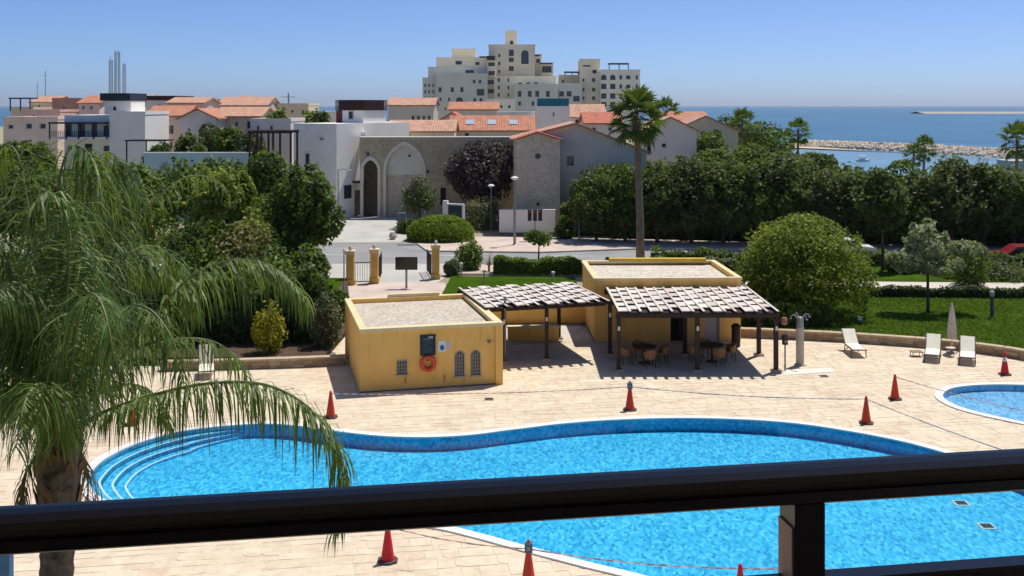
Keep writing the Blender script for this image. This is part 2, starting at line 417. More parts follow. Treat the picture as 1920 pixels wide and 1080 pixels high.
sheet('gate_forecourt', [(-13,56),(-2.6,56),(-4.2,66.2),(-13,66.2)], .01, PINK_PAVE, False)
def kerbed(name, pts, mat, z=.12):
    l = [V(*p) for p in pts]; m = MB(); n = len(l)
    for i in range(n): a, b = l[i], l[(i+1) % n]; m.quad((a.x,a.y,-.02),(b.x,b.y,-.02),(b.x,b.y,z),(a.x,a.y,z))
    o = struct(fill_poly([l], z, name, mat)); m.build('kerb', KERB, o); return o
kerbed('pavement', [(-7.6,84.7),(-6.4,80.2),(2,79.4),(10,81.5),(35,79.2),(80,75),(80,77.5),(35,82),(10,87),(-6.6,89.2)], PINK_PAVE)
kerbed('near_pavement', [(-4.0,69.2),(60,66.8),(60,69.2),(35,71.2),(-3.6,73.0)], PINK_PAVE)
kerbed('left_pavement', [(-60,66.2),(-12.8,66.4),(-12.8,73.2),(-60,73.6)], PINK_PAVE)
MARK = M('road_paint', (.75,.75,.72), .1, 3)
rm = MB()
for k in range(16): rm.quad((-60+k*9,80.2-k*.33,.012),(-57+k*9,80.1-k*.33,.012),(-57+k*9,80.25-k*.33,.012),(-60+k*9,80.35-k*.33,.012))
struct(rm.build('road_marking', MARK))

# ------------------------------------------------------------------ building pieces
def wall(m, x0, x1, z0, z1, ops=(), y=0.0, rev=.15):
    """wall face looking to -y with real openings (a,b,c,d[,'arch']) and their reveals"""
    xs = sorted({x0, x1, *[o[0] for o in ops], *[o[1] for o in ops]}); zs = sorted({z0, z1, *[o[2] for o in ops], *[o[3] for o in ops]})
    for i in range(len(xs)-1):
        for j in range(len(zs)-1):
            cx, cz = (xs[i]+xs[i+1])/2, (zs[j]+zs[j+1])/2
            if any(o[0] < cx < o[1] and o[2] < cz < o[3] for o in ops): continue
            m.quad((xs[i],y,zs[j]),(xs[i+1],y,zs[j]),(xs[i+1],y,zs[j+1]),(xs[i],y,zs[j+1]))
    for o in ops:
        a, b, c, d = o[:4]; Y = y+rev
        if len(o) > 4:
            r = (b-a)/2; e = d - r*(1 if o[4] == 'arch' else 1.414); mx = (a+b)/2; pts = []
            for k in range(17):
                th = math.pi*k/16; sx = math.cos(th); u = abs(sx)
                pts.append((mx - r*sx, e + r*(math.sin(th) if o[4] == 'arch' else math.sqrt(max(0, 2.25-(u+.5)**2)))))
            for k in range(16):
                (xa, za), (xb, zb) = pts[k], pts[k+1]
                m.quad((xa,y,za),(xb,y,zb),(xb,y,d),(xa,y,d)); m.quad((xa,y,za),(xa,Y,za),(xb,Y,zb),(xb,y,zb))
            m.quad((a,y,c),(a,Y,c),(a,Y,e),(a,y,e)); m.quad((b,Y,c),(b,y,c),(b,y,e),(b,Y,e))
        else:
            m.quad((a,y,c),(a,Y,c),(a,Y,d),(a,y,d)); m.quad((b,Y,c),(b,y,c),(b,y,d),(b,Y,d)); m.quad((a,Y,d),(b,Y,d),(b,y,d),(a,y,d))
        m.quad((a,y,c),(b,y,c),(b,Y,c),(a,Y,c))
    return m
def window(parent, a, b, c, d, y=0.0, rev=.15, frame='#d8d6d0', bars=1, glassm=None, fw=None):
    fw = fw or min(.07, (b-a)*.14); f = MB(); fy0, fy1 = y+rev-.07, y+rev-.02
    f.box(a,a+fw,fy0,fy1,c,d).box(b-fw,b,fy0,fy1,c,d).box(a+fw,b-fw,fy0,fy1,d-fw,d).box(a+fw,b-fw,fy0,fy1,c,c+fw)
    for k in range(bars): x = a + (b-a)*(k+1)/(bars+1); f.box(x-fw/3,x+fw/3,fy0,fy1,c+fw,d-fw)
    o = f.build('window', M('frame'+frame, frame, .05, 2, .5), parent)
    MB().quad((a,y+rev-.035,c),(b,y+rev-.035,c),(b,y+rev-.035,d),(a,y+rev-.035,d)).build('pane', glassm or glass(), o); return o
def m_render(name, c):                         # painted render with faint rain streaks and faded patches
    m, t, b = nodes(name); p = geo_pos(t); n = noise(t, .7, 5, .6, p); r = ramp(t, n.outputs[0], [(.3, tuple(x*.88 for x in c)), (.55, c), (.75, tuple(min(1,x*1.06) for x in c))])
    mp = t.nodes.new('ShaderNodeMapping'); L(t, p, mp.inputs[0]); mp.inputs['Scale'].default_value = (5, 5, .45); n2 = noise(t, 1.0, 5, .7, mp.outputs[0]); r2 = ramp(t, n2.outputs[0], [(.34, (.78,.74,.70)), (.46, (1,1,1))])
    n3 = noise(t, 30, 3, .6, p); r3 = ramp(t, n3.outputs[0], [(.3, (.93,.93,.93)), (.7, (1,1,1))])
    L(t, mix(t, 1.0, mix(t, .75, r.outputs[0], r2.outputs[0], 'MULTIPLY'), r3.outputs[0], 'MULTIPLY'), b.inputs['Base Color']); b.inputs['Roughness'].default_value = .88; b.inputs['Specular IOR Level'].default_value = .2
    bump(t, b, n3.outputs[0], .25, .01); return m
OCHRE = m_render('ochre_render', (.93,.55,.155))
CREAM = M('cream_parapet', (.78,.64,.36), .07, 1.5, .8)
BROWN = M('dark_brown_timber', (.040,.019,.015), .25, 6, .55, .2, 20)
def m_board():
    m, t, b = nodes('bleached_board'); p = geo_pos(t); oi = t.nodes.new('ShaderNodeObjectInfo'); r = ramp(t, oi.outputs['Random'], [(0, (.60,.52,.44)), (.5, (.74,.67,.59)), (1, (.82,.76,.68))])
    n = noise(t, 9, 4, .7, p); r2 = ramp(t, n.outputs[0], [(.3, (.75,.72,.70)), (.65, (1,1,1))]); L(t, mix(t, 1.0, r.outputs[0], r2.outputs[0], 'MULTIPLY'), b.inputs['Base Color']); b.inputs['Roughness'].default_value = .8; return m
BLEACH = m_board()
def m_gravel(name, c):
    m, t, b = nodes(name); p = geo_pos(t); v = t.nodes.new('ShaderNodeTexVoronoi'); v.inputs['Scale'].default_value = 11; L(t, p, v.inputs['Vector'])
    s = t.nodes.new('ShaderNodeSeparateColor'); L(t, v.outputs['Color'], s.inputs[0]); r = ramp(t, s.outputs[0], [(0, tuple(x*.72 for x in c)), (.5, c), (1, tuple(min(1,x*1.18) for x in c))])
    n = noise(t, .8, 4, .6, p); r2 = ramp(t, n.outputs[0], [(.3, (.82,.8,.78)), (.7, (1,1,1))]); L(t, mix(t, 1.0, r.outputs[0], r2.outputs[0], 'MULTIPLY'), b.inputs['Base Color']); b.inputs['Roughness'].default_value = .95
    bump(t, b, v.outputs['Distance'], .8, .04); return m
GRAVEL = m_gravel('roof_gravel', (.60,.53,.43))
GREYMETAL = M('grey_metal', (.30,.31,.32), .1, 4, .45, metal=.6)
DARKMETAL = M('dark_metal', (.03,.032,.035), .15, 5, .5)
WHITE = M('white_paint', (.78,.78,.76), .05, 2, .6)
LATTICE = M('grey_lattice', (.30,.28,.25), .1, 8, .8)

# ------------------------------------------------------------------ the balcony the photograph is taken from
HR_A, HR_B = V(PX(6,1.606), 1.606, 10.4), V(PX(1914,1.875), 1.875, 10.4)
RD = (HR_B - HR_A).normalized(); RP = V(-RD.y, RD.x, 0); rang = math.atan2(RD.y, RD.x)
RAILM = M('railing_paint', (.014,.009,.011), .15, 12, .38, spec=.5)
rl = thing('balcony_railing', 'dark brown balcony handrail with post running across the foreground', 'railing', (HR_A.x, HR_A.y, 9.35), rang)
prof = [(0,-.003),(-.006,-.0005),(-.020,.0),(-.040,-.002),(-.058,-.008),(-.068,-.016),(-.072,-.022),(-.067,-.0245),(-.067,-.028),(-.073,-.030),(-.074,-.046),(-.068,-.050),(-.004,-.050),(0,-.046)]
m = MB(); nn = len(prof)
for x in (-.7, 2.9):
    for (yy, zz) in prof: m.v.append((x, yy, 1.05+zz))
for k in range(nn): a, b = k, (k+1) % nn; m.f.append((a, b, b+nn, a+nn))
m.f += [tuple(range(nn)), tuple(range(nn, 2*nn))[::-1]]
m.build('handrail', RAILM, rl)
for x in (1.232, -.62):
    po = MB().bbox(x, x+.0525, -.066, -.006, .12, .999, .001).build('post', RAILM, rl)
    MB().box(x-.0035, x-.0003, -.062, -.008, .17, .96).build('lit_side', M('lit_side_brown', (.62,.38,.26), .12, 9, .6), po)  # thin overlay; light caught by the post's left side put into paler brown
MB().bbox(-.7, 2.9, -.058, -.014, .835, .868, .004).build('lower_rail', RAILM, rl)
MB().bbox(-.7, 2.9, -.058, -.014, .10, .14, .004).build('bottom_rail', RAILM, rl)
HOTEL = M('hotel_render', (.55,.46,.34), .08, 1, .85)
struct(MB().box(-4,4,-3,2.05,9.1,9.35).build('balcony_floor', M('balcony_tile', (.35,.26,.2), .1, 2, .6)))
struct(MB().box(-5,5,-3,2.75,12.2,12.5).build('balcony_ceiling', HOTEL))
struct(MB().box(-5,5,-3.3,-3,-.02,16).build('hotel_wall', HOTEL))

# ------------------------------------------------------------------ kiosk
KR = R(13.8); KW, KD, KH = 5.62, 6.6, 2.46
ks = thing('pool_kiosk', 'ochre flat-roofed pool kiosk with gravel roof and orange lifebuoy', 'kiosk', G(675,737), KR)
def kx(x): return (x-675)/268*KW
ops = [(1.43,1.80,.62,1.15), (3.70,4.06,.42,1.38,'arch'), (4.34,4.70,.42,1.38,'arch')]
m = wall(MB(), 0, KW-.32, 0, KH-.13, ops, 0, .07)
m.quad((0,KD,0),(0,0,0),(0,0,KH-.13),(0,KD,KH-.13)).quad((KW-.32,0,0),(KW-.32,KD,0),(KW-.32,KD,KH-.13),(KW-.32,0,KH-.13)).quad((KW-.32,KD,0),(0,KD,0),(0,KD,KH-.13),(KW-.32,KD,KH-.13))
m.build('wall', OCHRE, ks)
MB().bbox(KW-.316,KW-.02,-.09,KD,0,KH-.132).build('pilaster', OCHRE, ks)
MB().box(.24,KW-.36,.24,KD-.24,KH-.3,KH-.20).build('gravel_roof', GRAVEL, ks)
pm = MB(); t_ = .24
pm.bbox(-.03,KW+.0,-.10,t_,KH-.13,KH,.015); pm.bbox(-.03,KW,KD-t_,KD+.03,KH-.131,KH-.001,.015)
pm.bbox(-.03,t_,t_,KD-t_,KH-.129,KH+.001,.015); pm.bbox(KW-t_-.1,KW,t_,KD-t_,KH-.129,KH+.001,.015)
pm.build('parapet', CREAM, ks)
MB().box(t_+.001,KW-t_-.101,KD-t_-.02,KD-t_-.002,KH-.35,KH-.02).build('parapet_upstand', OCHRE, ks)
MB().bbox(1.9,4.2,KD-.2,KD+.02,KH,KH+.13,.01).build('raised_curb', CREAM, ks)
MB().box(-.02,KW-.3,-.02,-.001,0,.05).build('skirting', M('dark_skirting', (.17,.13,.10), .15, 4), ks)
for (a, b, c, d, *ar) in ops:
    lm = MB()
    nb = 3
    for k in range(nb): x = a+.03+(b-a-.06)*(k+.5)/nb; lm.box(x-.022,x+.022,.035,.06,c,d-(.05 if ar else 0))
    for k in range(int((d-c)/.14)): z = c+.07+k*.14; lm.box(a,b,.04,.055,z-.02,z+.02)
    lt = lm.build('lattice_window', LATTICE, ks)
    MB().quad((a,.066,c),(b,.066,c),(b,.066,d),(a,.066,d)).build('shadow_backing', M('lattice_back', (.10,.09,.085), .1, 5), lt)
    fm = MB()
    if ar:
        r = (b-a)/2; e = d-r; mx = (a+b)/2; arc = [(mx-r*math.cos(math.pi*k/12), e+r*math.sin(math.pi*k/12)) for k in range(13)]
        arc2 = [(mx-(r+.05)*math.cos(math.pi*k/12), e+(r+.05)*math.sin(math.pi*k/12)) for k in range(13)]
        pin = [(a,c)]+arc+[(b,c)]; pout = [(a-.05,c)]+arc2+[(b+.05,c)]
        for k in range(len(pin)-1):
            (x1,z1),(x2,z2),(x3,z3),(x4,z4) = pin[k],pin[k+1],pout[k+1],pout[k]
            fm.quad((x1,-.012,z1),(x2,-.012,z2),(x3,-.012,z3),(x4,-.012,z4)); fm.quad((x4,-.012,z4),(x3,-.012,z3),(x3,.0,z3),(x4,.0,z4))
    else: fm.box(a-.05,a,-.012,0,c,d+.05).box(b,b+.05,-.012,0,c,d+.05).box(a,b,-.012,0,d,d+.05)
    fm.build('frame', M('window_surround', (.55,.42,.24), .08, 4), lt)
    MB().box(a-.06,b+.06,-.05,-.001,c-.06,c).build('sill', M('grey_sill', (.42,.40,.37), .1, 4), lt)
for x in (1.75, 3.28): MB().box(x-.03,x+.03,-.03,-.001,.28,.50).build('vent_pipe', M('tan_vent', (.40,.26,.10), .1, 5), ks)
MB().lathe([(.05,0),(.08,.03),(.06,.09),(.0,.10)], 10, (5.05,-.06,1.66)).build('wall_lamp', GREYMETAL, ks)
# the things hanging on its front
ku = V(math.cos(KR), math.sin(KR), 0); kn = V(math.sin(KR), -math.cos(KR), 0)
def onk(x, z, out=.0): return G(675,737) + ku*x + kn*out + V(0,0,z)
s = thing('notice_board', 'dark navy pool rules board on the ochre kiosk wall', 'sign', onk(2.62,1.30,.002), KR)
MB().bbox(-.30,.30,-.04,0,0,.80,.004).build('board', M('navy_board', (.012,.028,.045), .2, 4, .4), s)
lm = MB(); rr = random.Random(5)
for k in range(11): wd = rr.uniform(.22,.42); lm.box(-.22,-.22+wd,-.043,-.0405,.10+k*.048,.112+k*.048)
lm.build('text_lines', M('faded_print', (.10,.14,.17), .1, 5), s)
MB().box(.02,.2,-.0435,-.0405,.68,.74).build('logo', M('pale_logo', (.5,.52,.55), .1, 5), s)
MB().box(-.2,.18,-.0435,-.0405,.64,.652).build('heading_line', M('pale_logo', (.5,.52,.55)), s)
s = thing('safety_sign', 'white notice with blue pictogram beside the navy board', 'sign', onk(3.18,1.40,.002), KR)
MB().box(-.15,.15,-.012,0,0,.44).build('plate', WHITE, s)
MB().prism([(.085*math.cos(a*.4189),.11*math.sin(a*.4189)) for a in range(15)], .0125, .017).build('pictogram', M('sign_blue', (.02,.16,.42), .1, 5), s).matrix_local = Matrix.Translation((0,0,.17)) @ Matrix.Rotation(R(90),4,'X')
s = thing('paper_notice', 'small pale grey paper notice right of the blue pictogram', 'sign', onk(3.44,1.52,.002), KR)
MB().box(-.09,.09,-.008,0,0,.26).build('sheet', M('pale_paper', (.60,.58,.54), .05, 4), s)
s = thing('lifebuoy', 'orange lifebuoy ring hanging on the ochre kiosk wall', 'lifebuoy', onk(2.62,1.00,.09), KR)
def torus(Rr, r, a0, a1, n=18, k=10):
    mm = MB(); full = abs(a1-a0) > 6.28
    for i in range(n+1):
        a = a0+(a1-a0)*i/n
        for j in range(k): b = 2*math.pi*j/k; q = Rr+r*math.cos(b); mm.v.append((q*math.cos(a), r*math.sin(b), q*math.sin(a)))
    for i in range(n):
        for j in range(k): a, b = i*k+j, i*k+(j+1) % k; mm.f.append((a, b, b+k, a+k))
    return mm
torus(.245,.085,0,2*math.pi,32).build('ring', M('lifebuoy_orange', (.72,.09,.035), .08, 6, .45), s, True)
for k in range(4): torus(.245,.088,k*math.pi/2+.62,k*math.pi/2+.86,4).build('band', M('lifebuoy_band', (.52,.16,.07), .08, 6, .5), s, True)
MB().box(-.07,.07,.03,.08,.1,.16).build('hook_plate', DARKMETAL, s)
MB().tube([(-.02,0,-.14),(.02,.02,.02),(0,.03,.13)], .018, 6).build('rope', M('yellow_rope', (.75,.45,.08), .1, 8), s)
p = G(947,682); s = thing('steel_post', 'thin grey steel post at the right corner of the ochre kiosk', 'post', p)
MB().tube([(0,0,0),(0,0,2.75)], .05, 8).build('shaft', GREYMETAL, s); MB().lathe([(.06,0),(.075,.05),(.06,.11),(0,.13)], 10, (0,0,2.75)).build('cap', GREYMETAL, s)

# ------------------------------------------------------------------ bar building behind the pergola
BR = R(2.0); bo = G(1115, 641.5)
bb = thing('bar_building', 'ochre flat-roofed bar building behind the pergola with brown doorway', 'building', bo, BR)
BW, BD, BH = 6.85, 5.6, 2.98
ops = [(3.55,4.30,0,2.1), (5.15,5.85,0,2.1)]
m = wall(MB(), 0, BW, 0, BH-.12, ops, 0, .2)
m.quad((0,BD,0),(0,0,0),(0,0,BH-.12),(0,BD,BH-.12)).quad((BW,0,0),(BW,BD,0),(BW,BD,BH-.12),(BW,0,BH-.12)).quad((BW,BD,0),(0,BD,0),(0,BD,BH-.12),(BW,BD,BH-.12)); m.build('wall', OCHRE, bb)
pm = MB(); pm.bbox(-.06,BW+.06,-.06,.2,BH-.12,BH,.01).bbox(-.06,BW+.06,BD-.2,BD+.06,BH-.121,BH-.001,.01).bbox(-.06,.2,.2,BD-.2,BH-.119,BH+.001,.01).bbox(BW-.2,BW+.06,.2,BD-.2,BH-.119,BH+.001,.01)
pm.build('parapet', CREAM, bb)
MB().box(BW-.216,BW-.202,.2,BD-.2,BH-.32,BH-.03).build('parapet_upstand', OCHRE, bb)
MB().box(.2,BW-.202,.2,BD-.2,BH-.32,BH-.22).build('gravel_roof', m_gravel('pale_gravel', (.66,.60,.50)), bb)
d = MB().box(3.55,4.30,.16,.2,0,2.1).build('open_doorway', M('dark_interior', (.012,.012,.012), .1, 3), bb); MB().box(3.93,4.25,.08,.13,.02,2.06).build('door_leaf', M('door_brown', (.05,.022,.014), .15, 6), d)
d = MB().box(5.15,5.85,.12,.17,0,2.1).build('white_door', M('pale_door', (.55,.50,.46), .05, 3), bb); MB().box(5.25,5.3,.08,.12,1.0,1.06).build('handle', GREYMETAL, d)
MB().box(-.02,.0,-.02,BD,0,.08).build('skirting', M('dark_skirting', (.17,.13,.10), .15, 4), bb)
s = thing('yellow_duct', 'low yellow curb on the far side of the bar roof', 'curb', G(1143,489,3.0)+V(0,.1,0)); MB().box(0,5.0,0,.35,-.06,.10).build('curb', M('yellow_curb', (.74,.48,.06), .1, 3), s)
# bins by the bar wall
s = thing('waste_bin', 'brown waste bin standing by the right end of the bar wall', 'bin', G(1376,646)+V(0,-.45,0))
MB().lathe([(.17,0),(.2,.05),(.2,.85),(.22,.88),(.22,.95),(.12,1.05),(.0,1.08)], 12).build('body', M('bin_brown', (.06,.035,.03), .15, 5), s); MB().box(-.08,.08,-.235,-.19,.72,.8).build('slot', DARKMETAL, s)

# ------------------------------------------------------------------ pergola
pg = thing('pergola', 'L-shaped dark timber pergola with bleached roof boards over the bar terrace', 'pergola', (0,0,0))
def bar(name, a, b, wd, ht, mat=BROWN):
    a, b = Vector(a), Vector(b); t = (b-a); l = t.length; m = MB().box(0,l,-wd/2,wd/2,-ht,0); o = m.build(name, mat, pg); o.location = a
    o.rotation_euler = t.to_track_quat('X','Z').to_euler(); return o
def post(p, top, s=.17, base=True):
    o = MB().bbox(-s/2,s/2,-s/2,s/2,0,top-.005).build('post', BROWN, pg, loc=p)
    if base: MB().bbox(-.19,.19,-.19,.19,0,.11).build('foot', M('stone_foot', (.52,.40,.28), .1, 5), o)
    MB().box(-.045,.045,-s/2-.05,-s/2,1.72,1.9).build('lamp', M('lamp_white', (.7,.66,.6), .05, 5), o); return o
ZB = 2.42
def wing(o, rz, W, D, posts, nr, rows):
    ux, uy = V(math.cos(rz), math.sin(rz), 0), V(-math.sin(rz), math.cos(rz), 0)
    Q = lambda x, y, z: o + ux*x + uy*y + V(0,0,z)
    for (x, y) in posts: post(Q(x,y,0), ZB-.18)
    for y in sorted({p[1] for p in posts}|{D-.1}): bar('beam', Q(-.12,y,ZB), Q(W+.12,y,ZB), .13, .18)
    rafter = MB().box(-.045,.045,-.40,D+.05,0,.13).mesh('rafter', BROWN)
    sp = W/(nr-1); bd = D/rows
    board = MB().bbox(-sp/2+.045,sp/2-.045,-bd*.33,bd*.33,0,.055,.01).mesh('roof_board', BLEACH)
    for i in range(nr):
        link('rafter', rafter, pg, Q(i*sp,0,ZB+.002), rz)
        o2 = MB().box(-.05,.05,-.38,D+.04,0,.03).mesh('rafter_cap', BLEACH); link('rafter_cap', o2, pg, Q(i*sp,0,ZB+.133), rz)
        if i < nr-1:
            off = (.0, .34, .68)[i % 3]*bd
            for k in range(rows):
                y = bd*(k+.36)+off - .1
                if y < D: ob = link('roof_board', board, pg, Q((i+.5)*sp, y+RNG.uniform(-.03,.03), ZB+.075+RNG.uniform(-.012,.012)), rz+RNG.uniform(-.015,.015)); ob.scale = (1, RNG.uniform(.94,1.08), 1); ob.rotation_euler.x = RNG.uniform(-.04,.04)
    MB().box(-.05,W+.05,-.04,D,0,.02).build('ceiling_board', BROWN, pg, loc=Q(0,0,ZB+.012), rz=rz)
wing(G(1160,697), R(0), 6.5, 5.55, [(0,0),(3.25,0),(6.5,0),(-.1,2.85),(3.2,2.85),(6.45,2.85)], 16, 5)
wing(V(-1.15,44.9,0), R(16), 5.45, 4.7, [(.95,.35),(2.85,.35),(2.0,4.3),(4.7,4.2)], 13, 5)
# garden walls seen through the left wing
s = thing('garden_wall', 'low ochre garden wall with pale coping behind the pergola', 'wall', G(952,640), R(3)); MB().box(0,2.4,0,.25,0,.62).build('wall', OCHRE, s); MB().bbox(-.03,2.43,-.04,.29,.62,.70).build('coping', CREAM, s)
s = thing('garden_wall', 'longer ochre boundary wall beyond the pergola left wing', 'wall', G(905,607), R(2)); MB().box(0,5.2,0,.25,0,.95).build('wall', OCHRE, s); MB().bbox(-.03,5.23,-.04,.29,.95,1.03).build('coping', CREAM, s)
struct(fill_poly([[G(955,646), G(1060,642), G(1092,612), G(940,612)]], .02, 'terrace', PATH))

# ------------------------------------------------------------------ wicker chairs and round tables under the pergola
WICK = M('wicker', (.42,.20,.075), .22, 14, .6, .4, 60); WICKD = M('dark_wicker', (.10,.05,.028), .2, 14, .6, .4, 60)
def chair(name, label, grp, loc, rz, mat):
    t = thing(name, label, 'chair', loc, rz, grp)
    MB().lathe([(.0,.38),(.23,.38),(.25,.41),(.24,.45),(.0,.46)], 12).build('seat', mat, t)
    bm_ = MB(); pts = []
    for k in range(9):
        a = R(-100 + 200*k/8) + math.pi/2; h = .80 - .16*abs(k-4)/4
        pts.append((.25*math.cos(a), .25*math.sin(a), .43, .29*math.cos(a), .31*math.sin(a), h))
    for i in range(8):
        a, b = pts[i], pts[i+1]
        for s_ in (1, .86): bm_.quad((a[0]*s_,a[1]*s_,a[2]),(b[0]*s_,b[1]*s_,b[2]),(b[3]*s_,b[4]*s_,b[5]),(a[3]*s_,a[4]*s_,a[5]))
        bm_.quad((a[3],a[4],a[5]),(b[3],b[4],b[5]),(b[3]*.86,b[4]*.86,b[5]),(a[3]*.86,a[4]*.86,a[5]))
    bm_.build('backrest', mat, t)
    for x, y in ((-.18,-.18),(.18,-.18),(-.18,.18),(.18,.18)): MB().tube([(x*1.1,y*1.1,0),(x,y,.39)], .022, 6).build('leg', WICKD, t)
    return t
for gi, (c, nm) in enumerate(((G(1208,681), 'left'), (G(1335,678), 'right'))):
    t = thing('round_table', f'round dark dining table in the {nm} seating group under the pergola', 'table', c)
    MB().lathe([(.0,.70),(.52,.70),(.54,.72),(.52,.745),(.0,.75)], 20).build('table_top', WICKD, t); MB().lathe([(.26,0),(.27,.03),(.05,.06),(.05,.70)], 12).build('pedestal', WICKD, t)
    for k, (a, wh) in enumerate(((-80,'facing away from the pool edge, nearest the pool'),(10,'on the right side of the'),(100,'on the far side of the'),(190,'on the left side of the'))):
        p = c + V(math.cos(R(a))*.78, math.sin(R(a))*.78, 0)
        lb = f'wicker armchair nearest the pool in the {nm} table group' if k == 0 else f'wicker armchair {wh} {nm} pergola table'
        chair('wicker_chair', lb, 'wicker chairs round the pergola tables', p, R(a)-math.pi/2, WICK)

# ------------------------------------------------------------------ shower column, pergola corner speakers
s = thing('shower_column', 'pale stone shower column with grey heads right of the pergola', 'shower', G(1500,685))
MB().lathe([(.24,0),(.24,.06),(.17,.09),(.165,1.62)], 16).build('column', M('column_stone', (.52,.47,.38), .12, 4, .85, .4, 20), s)
MB().lathe([(.165,0),(.16,.02),(.145,.40),(.10,.44),(0,.45)], 14, (0,0,1.62)).build('cap', GREYMETAL, s)
for a in (20,100,200,290):
    q = V(math.cos(R(a)), math.sin(R(a)), 0); h = MB().tube([q*.1+V(0,0,1.98), q*.25+V(0,0,2.16), q*.40+V(0,0,2.15), q*.46+V(0,0,2.06)], .022, 6).build('shower_arm', GREYMETAL, s)
    MB().lathe([(.03,0),(.07,-.05),(.0,-.055)], 10, q*.46+V(0,0,2.06)).build('shower_head', GREYMETAL, h)
struct(fill_poly([[G(1470,694), G(1560,690), G(1565,698), G(1468,704)]], .0185, 'shower_tray', M('pale_tray', (.78,.73,.62), .05, 2, .6)))
s = thing('speaker', 'round terracotta loudspeaker hung outside the right pergola post', 'speaker', G(1466,697)+V(.12,.1,1.9))
MB().lathe([(0,0),(.10,.02),(.14,.12),(.14,.24),(.10,.32),(0,.34)], 12).build('body', M('terracotta', (.35,.14,.09), .1, 5), s); MB().box(-.2,-.1,-.02,.02,.12,.2).build('bracket', DARKMETAL, s)
s = thing('litter_bin', 'slim black litter bin hung below the terracotta loudspeaker', 'bin', G(1467,697)+V(.14,.12,.0))
MB().tube([(0,0,0),(0,0,1.55)], .03, 6).build('pole', DARKMETAL, s); MB().lathe([(0,1.1),(.12,1.1),(.14,1.5),(.14,1.52)], 12).build('bucket', DARKMETAL, s); MB().box(-.05,.05,-.15,-.13,1.2,1.3).build('sticker', M('sticker_pink', (.5,.2,.22), .1, 5), s)

# ------------------------------------------------------------------ low stone walls
def stone_wall(name, label, line, h, th, mats):
    t = thing(name, label, 'wall', (0,0,0)); line = [Vector((p.x, p.y)) for p in line]
    ln = [0.0]
    for i in range(len(line)-1): ln.append(ln[-1] + (line[i+1]-line[i]).length)
    def P(s_):
        s_ = max(0, min(ln[-1]-1e-4, s_)); i = max(k for k in range(len(ln)-1) if ln[k] <= s_); f = (s_-ln[i])/(ln[i+1]-ln[i]); d = (line[i+1]-line[i]).normalized()
        return line[i].lerp(line[i+1], f), d
    r = random.Random(len(label)); core = MB()
    for i in range(len(line)-1):
        d = (line[i+1]-line[i]).normalized(); nn = V(-d.y, d.x)
        a, b = line[i]+nn*.03, line[i+1]+nn*.03; c, e = line[i+1]+nn*th, line[i]+nn*th
        core.prism([a,b,c,e], 0, h-.06)
    core.build('core', M('wall_mortar', (.30,.22,.15), .1, 3), t)
    courses = [(0,.13),(.14,.27),(.28,h-.065)] if h > .3 else [(0,.14),(.15,h-.065)]
    for zi, (z0, z1) in enumerate(courses):
        s_ = -.2*zi
        while s_ < ln[-1]:
            w_ = r.uniform(.3,.62); a, d = P(s_+.01); b, _ = P(s_+w_-.01); nn = V(-d.y, d.x); o_ = r.uniform(-.012,.018)
            if (b-a).length > .08: MB().prism([a-nn*o_, b-nn*o_, b+nn*.1, a+nn*.1], z0, z1).build('stone', r.choice(mats), t)
            s_ += w_
    s_ = 0
    while s_ < ln[-1]:
        w_ = r.uniform(.7,1.1); a, d = P(s_+.005); b, _ = P(s_+w_-.005); nn = V(-d.y, d.x)
        if (b-a).length > .1: MB().prism([a-nn*.03, b-nn*.03, b+nn*(th+.03), a+nn*(th+.03)], h-.06, h).build('cap_stone', M('cap_stone', (.56,.44,.30), .14, 2, .85), t)
        s_ += w_
    return t
WST = [M('wall_stone_a', (.42,.29,.18), .15, 4, .9, .4, 20), M('wall_stone_b', (.36,.24,.15), .15, 4, .9, .4, 20), M('wall_stone_c', (.50,.37,.24), .15, 4, .9, .4, 20)]
stone_wall('stone_wall', 'low curving tan stone wall between the sun loungers and the lawn', WALLR, .44, .3, WST)
stone_wall('stone_wall', 'low brown stone wall left of the ochre kiosk under the hedge', [G(300,697), G(430,694), G(560,690), G(648,686)], .42, .3, WST)

# ------------------------------------------------------------------ sun loungers, parasol, side table
SLING = M('cream_sling', (.92,.86,.68), .06, 5, .7, .2, 60); FRAMEM = M('bronze_frame', (.12,.10,.08), .1, 6, .45)
def lounger(label, loc, rz, back=43):
    t = thing('sun_lounger', label, 'sun lounger', loc, rz, 'cream sun loungers on the deck')
    fr = MB()
    for x in (-.31,.31): fr.tube([(x,-.95,.34),(x,.28,.34)], .022, 6)
    fr.tube([(-.31,-.95,.34),(.31,-.95,.34)], .022, 6); fr.build('frame', FRAMEM, t)
    for x in (-.31,.31):
        for y, dy in ((-.78,-.1),(.2,.12)): MB().tube([(x,y,.34),(x,y+dy,0)], .022, 6).build('leg', FRAMEM, t)
    MB().bbox(-.285,.285,-.94,.28,.35,.385,.012).build('seat', SLING, t)
    b = MB().bbox(-.285,.285,0,.78,0,.04,.012).build('backrest', SLING, t); b.location = (0,.27,.36); b.rotation_euler = (R(back),0,0)
    fb = MB()
    for x in (-.31,.31): fb.tube([(x,-.02,.0),(x,.80,.0)], .02, 6)
    fb.tube([(-.31,.80,0),(.31,.80,0)], .02, 6); fb.build('back_frame', FRAMEM, b)
    MB().tube([(-.31,.1,.12),(-.31,-.35,.36),(-.31,-.75,.34)], .02, 6).build('armrest', FRAMEM, t); MB().tube([(.31,.1,.12),(.31,-.35,.36),(.31,-.75,.34)], .02, 6).build('armrest', FRAMEM, t)
    return t
lounger('cream sun lounger standing alone between shower column and parasol', G(1600,662), R(-2))
lounger('cream sun lounger directly left of the closed parasol', G(1749,672), R(-24))
lounger('cream sun lounger right of the closed parasol, near the cone', G(1814,677), R(-23.5))
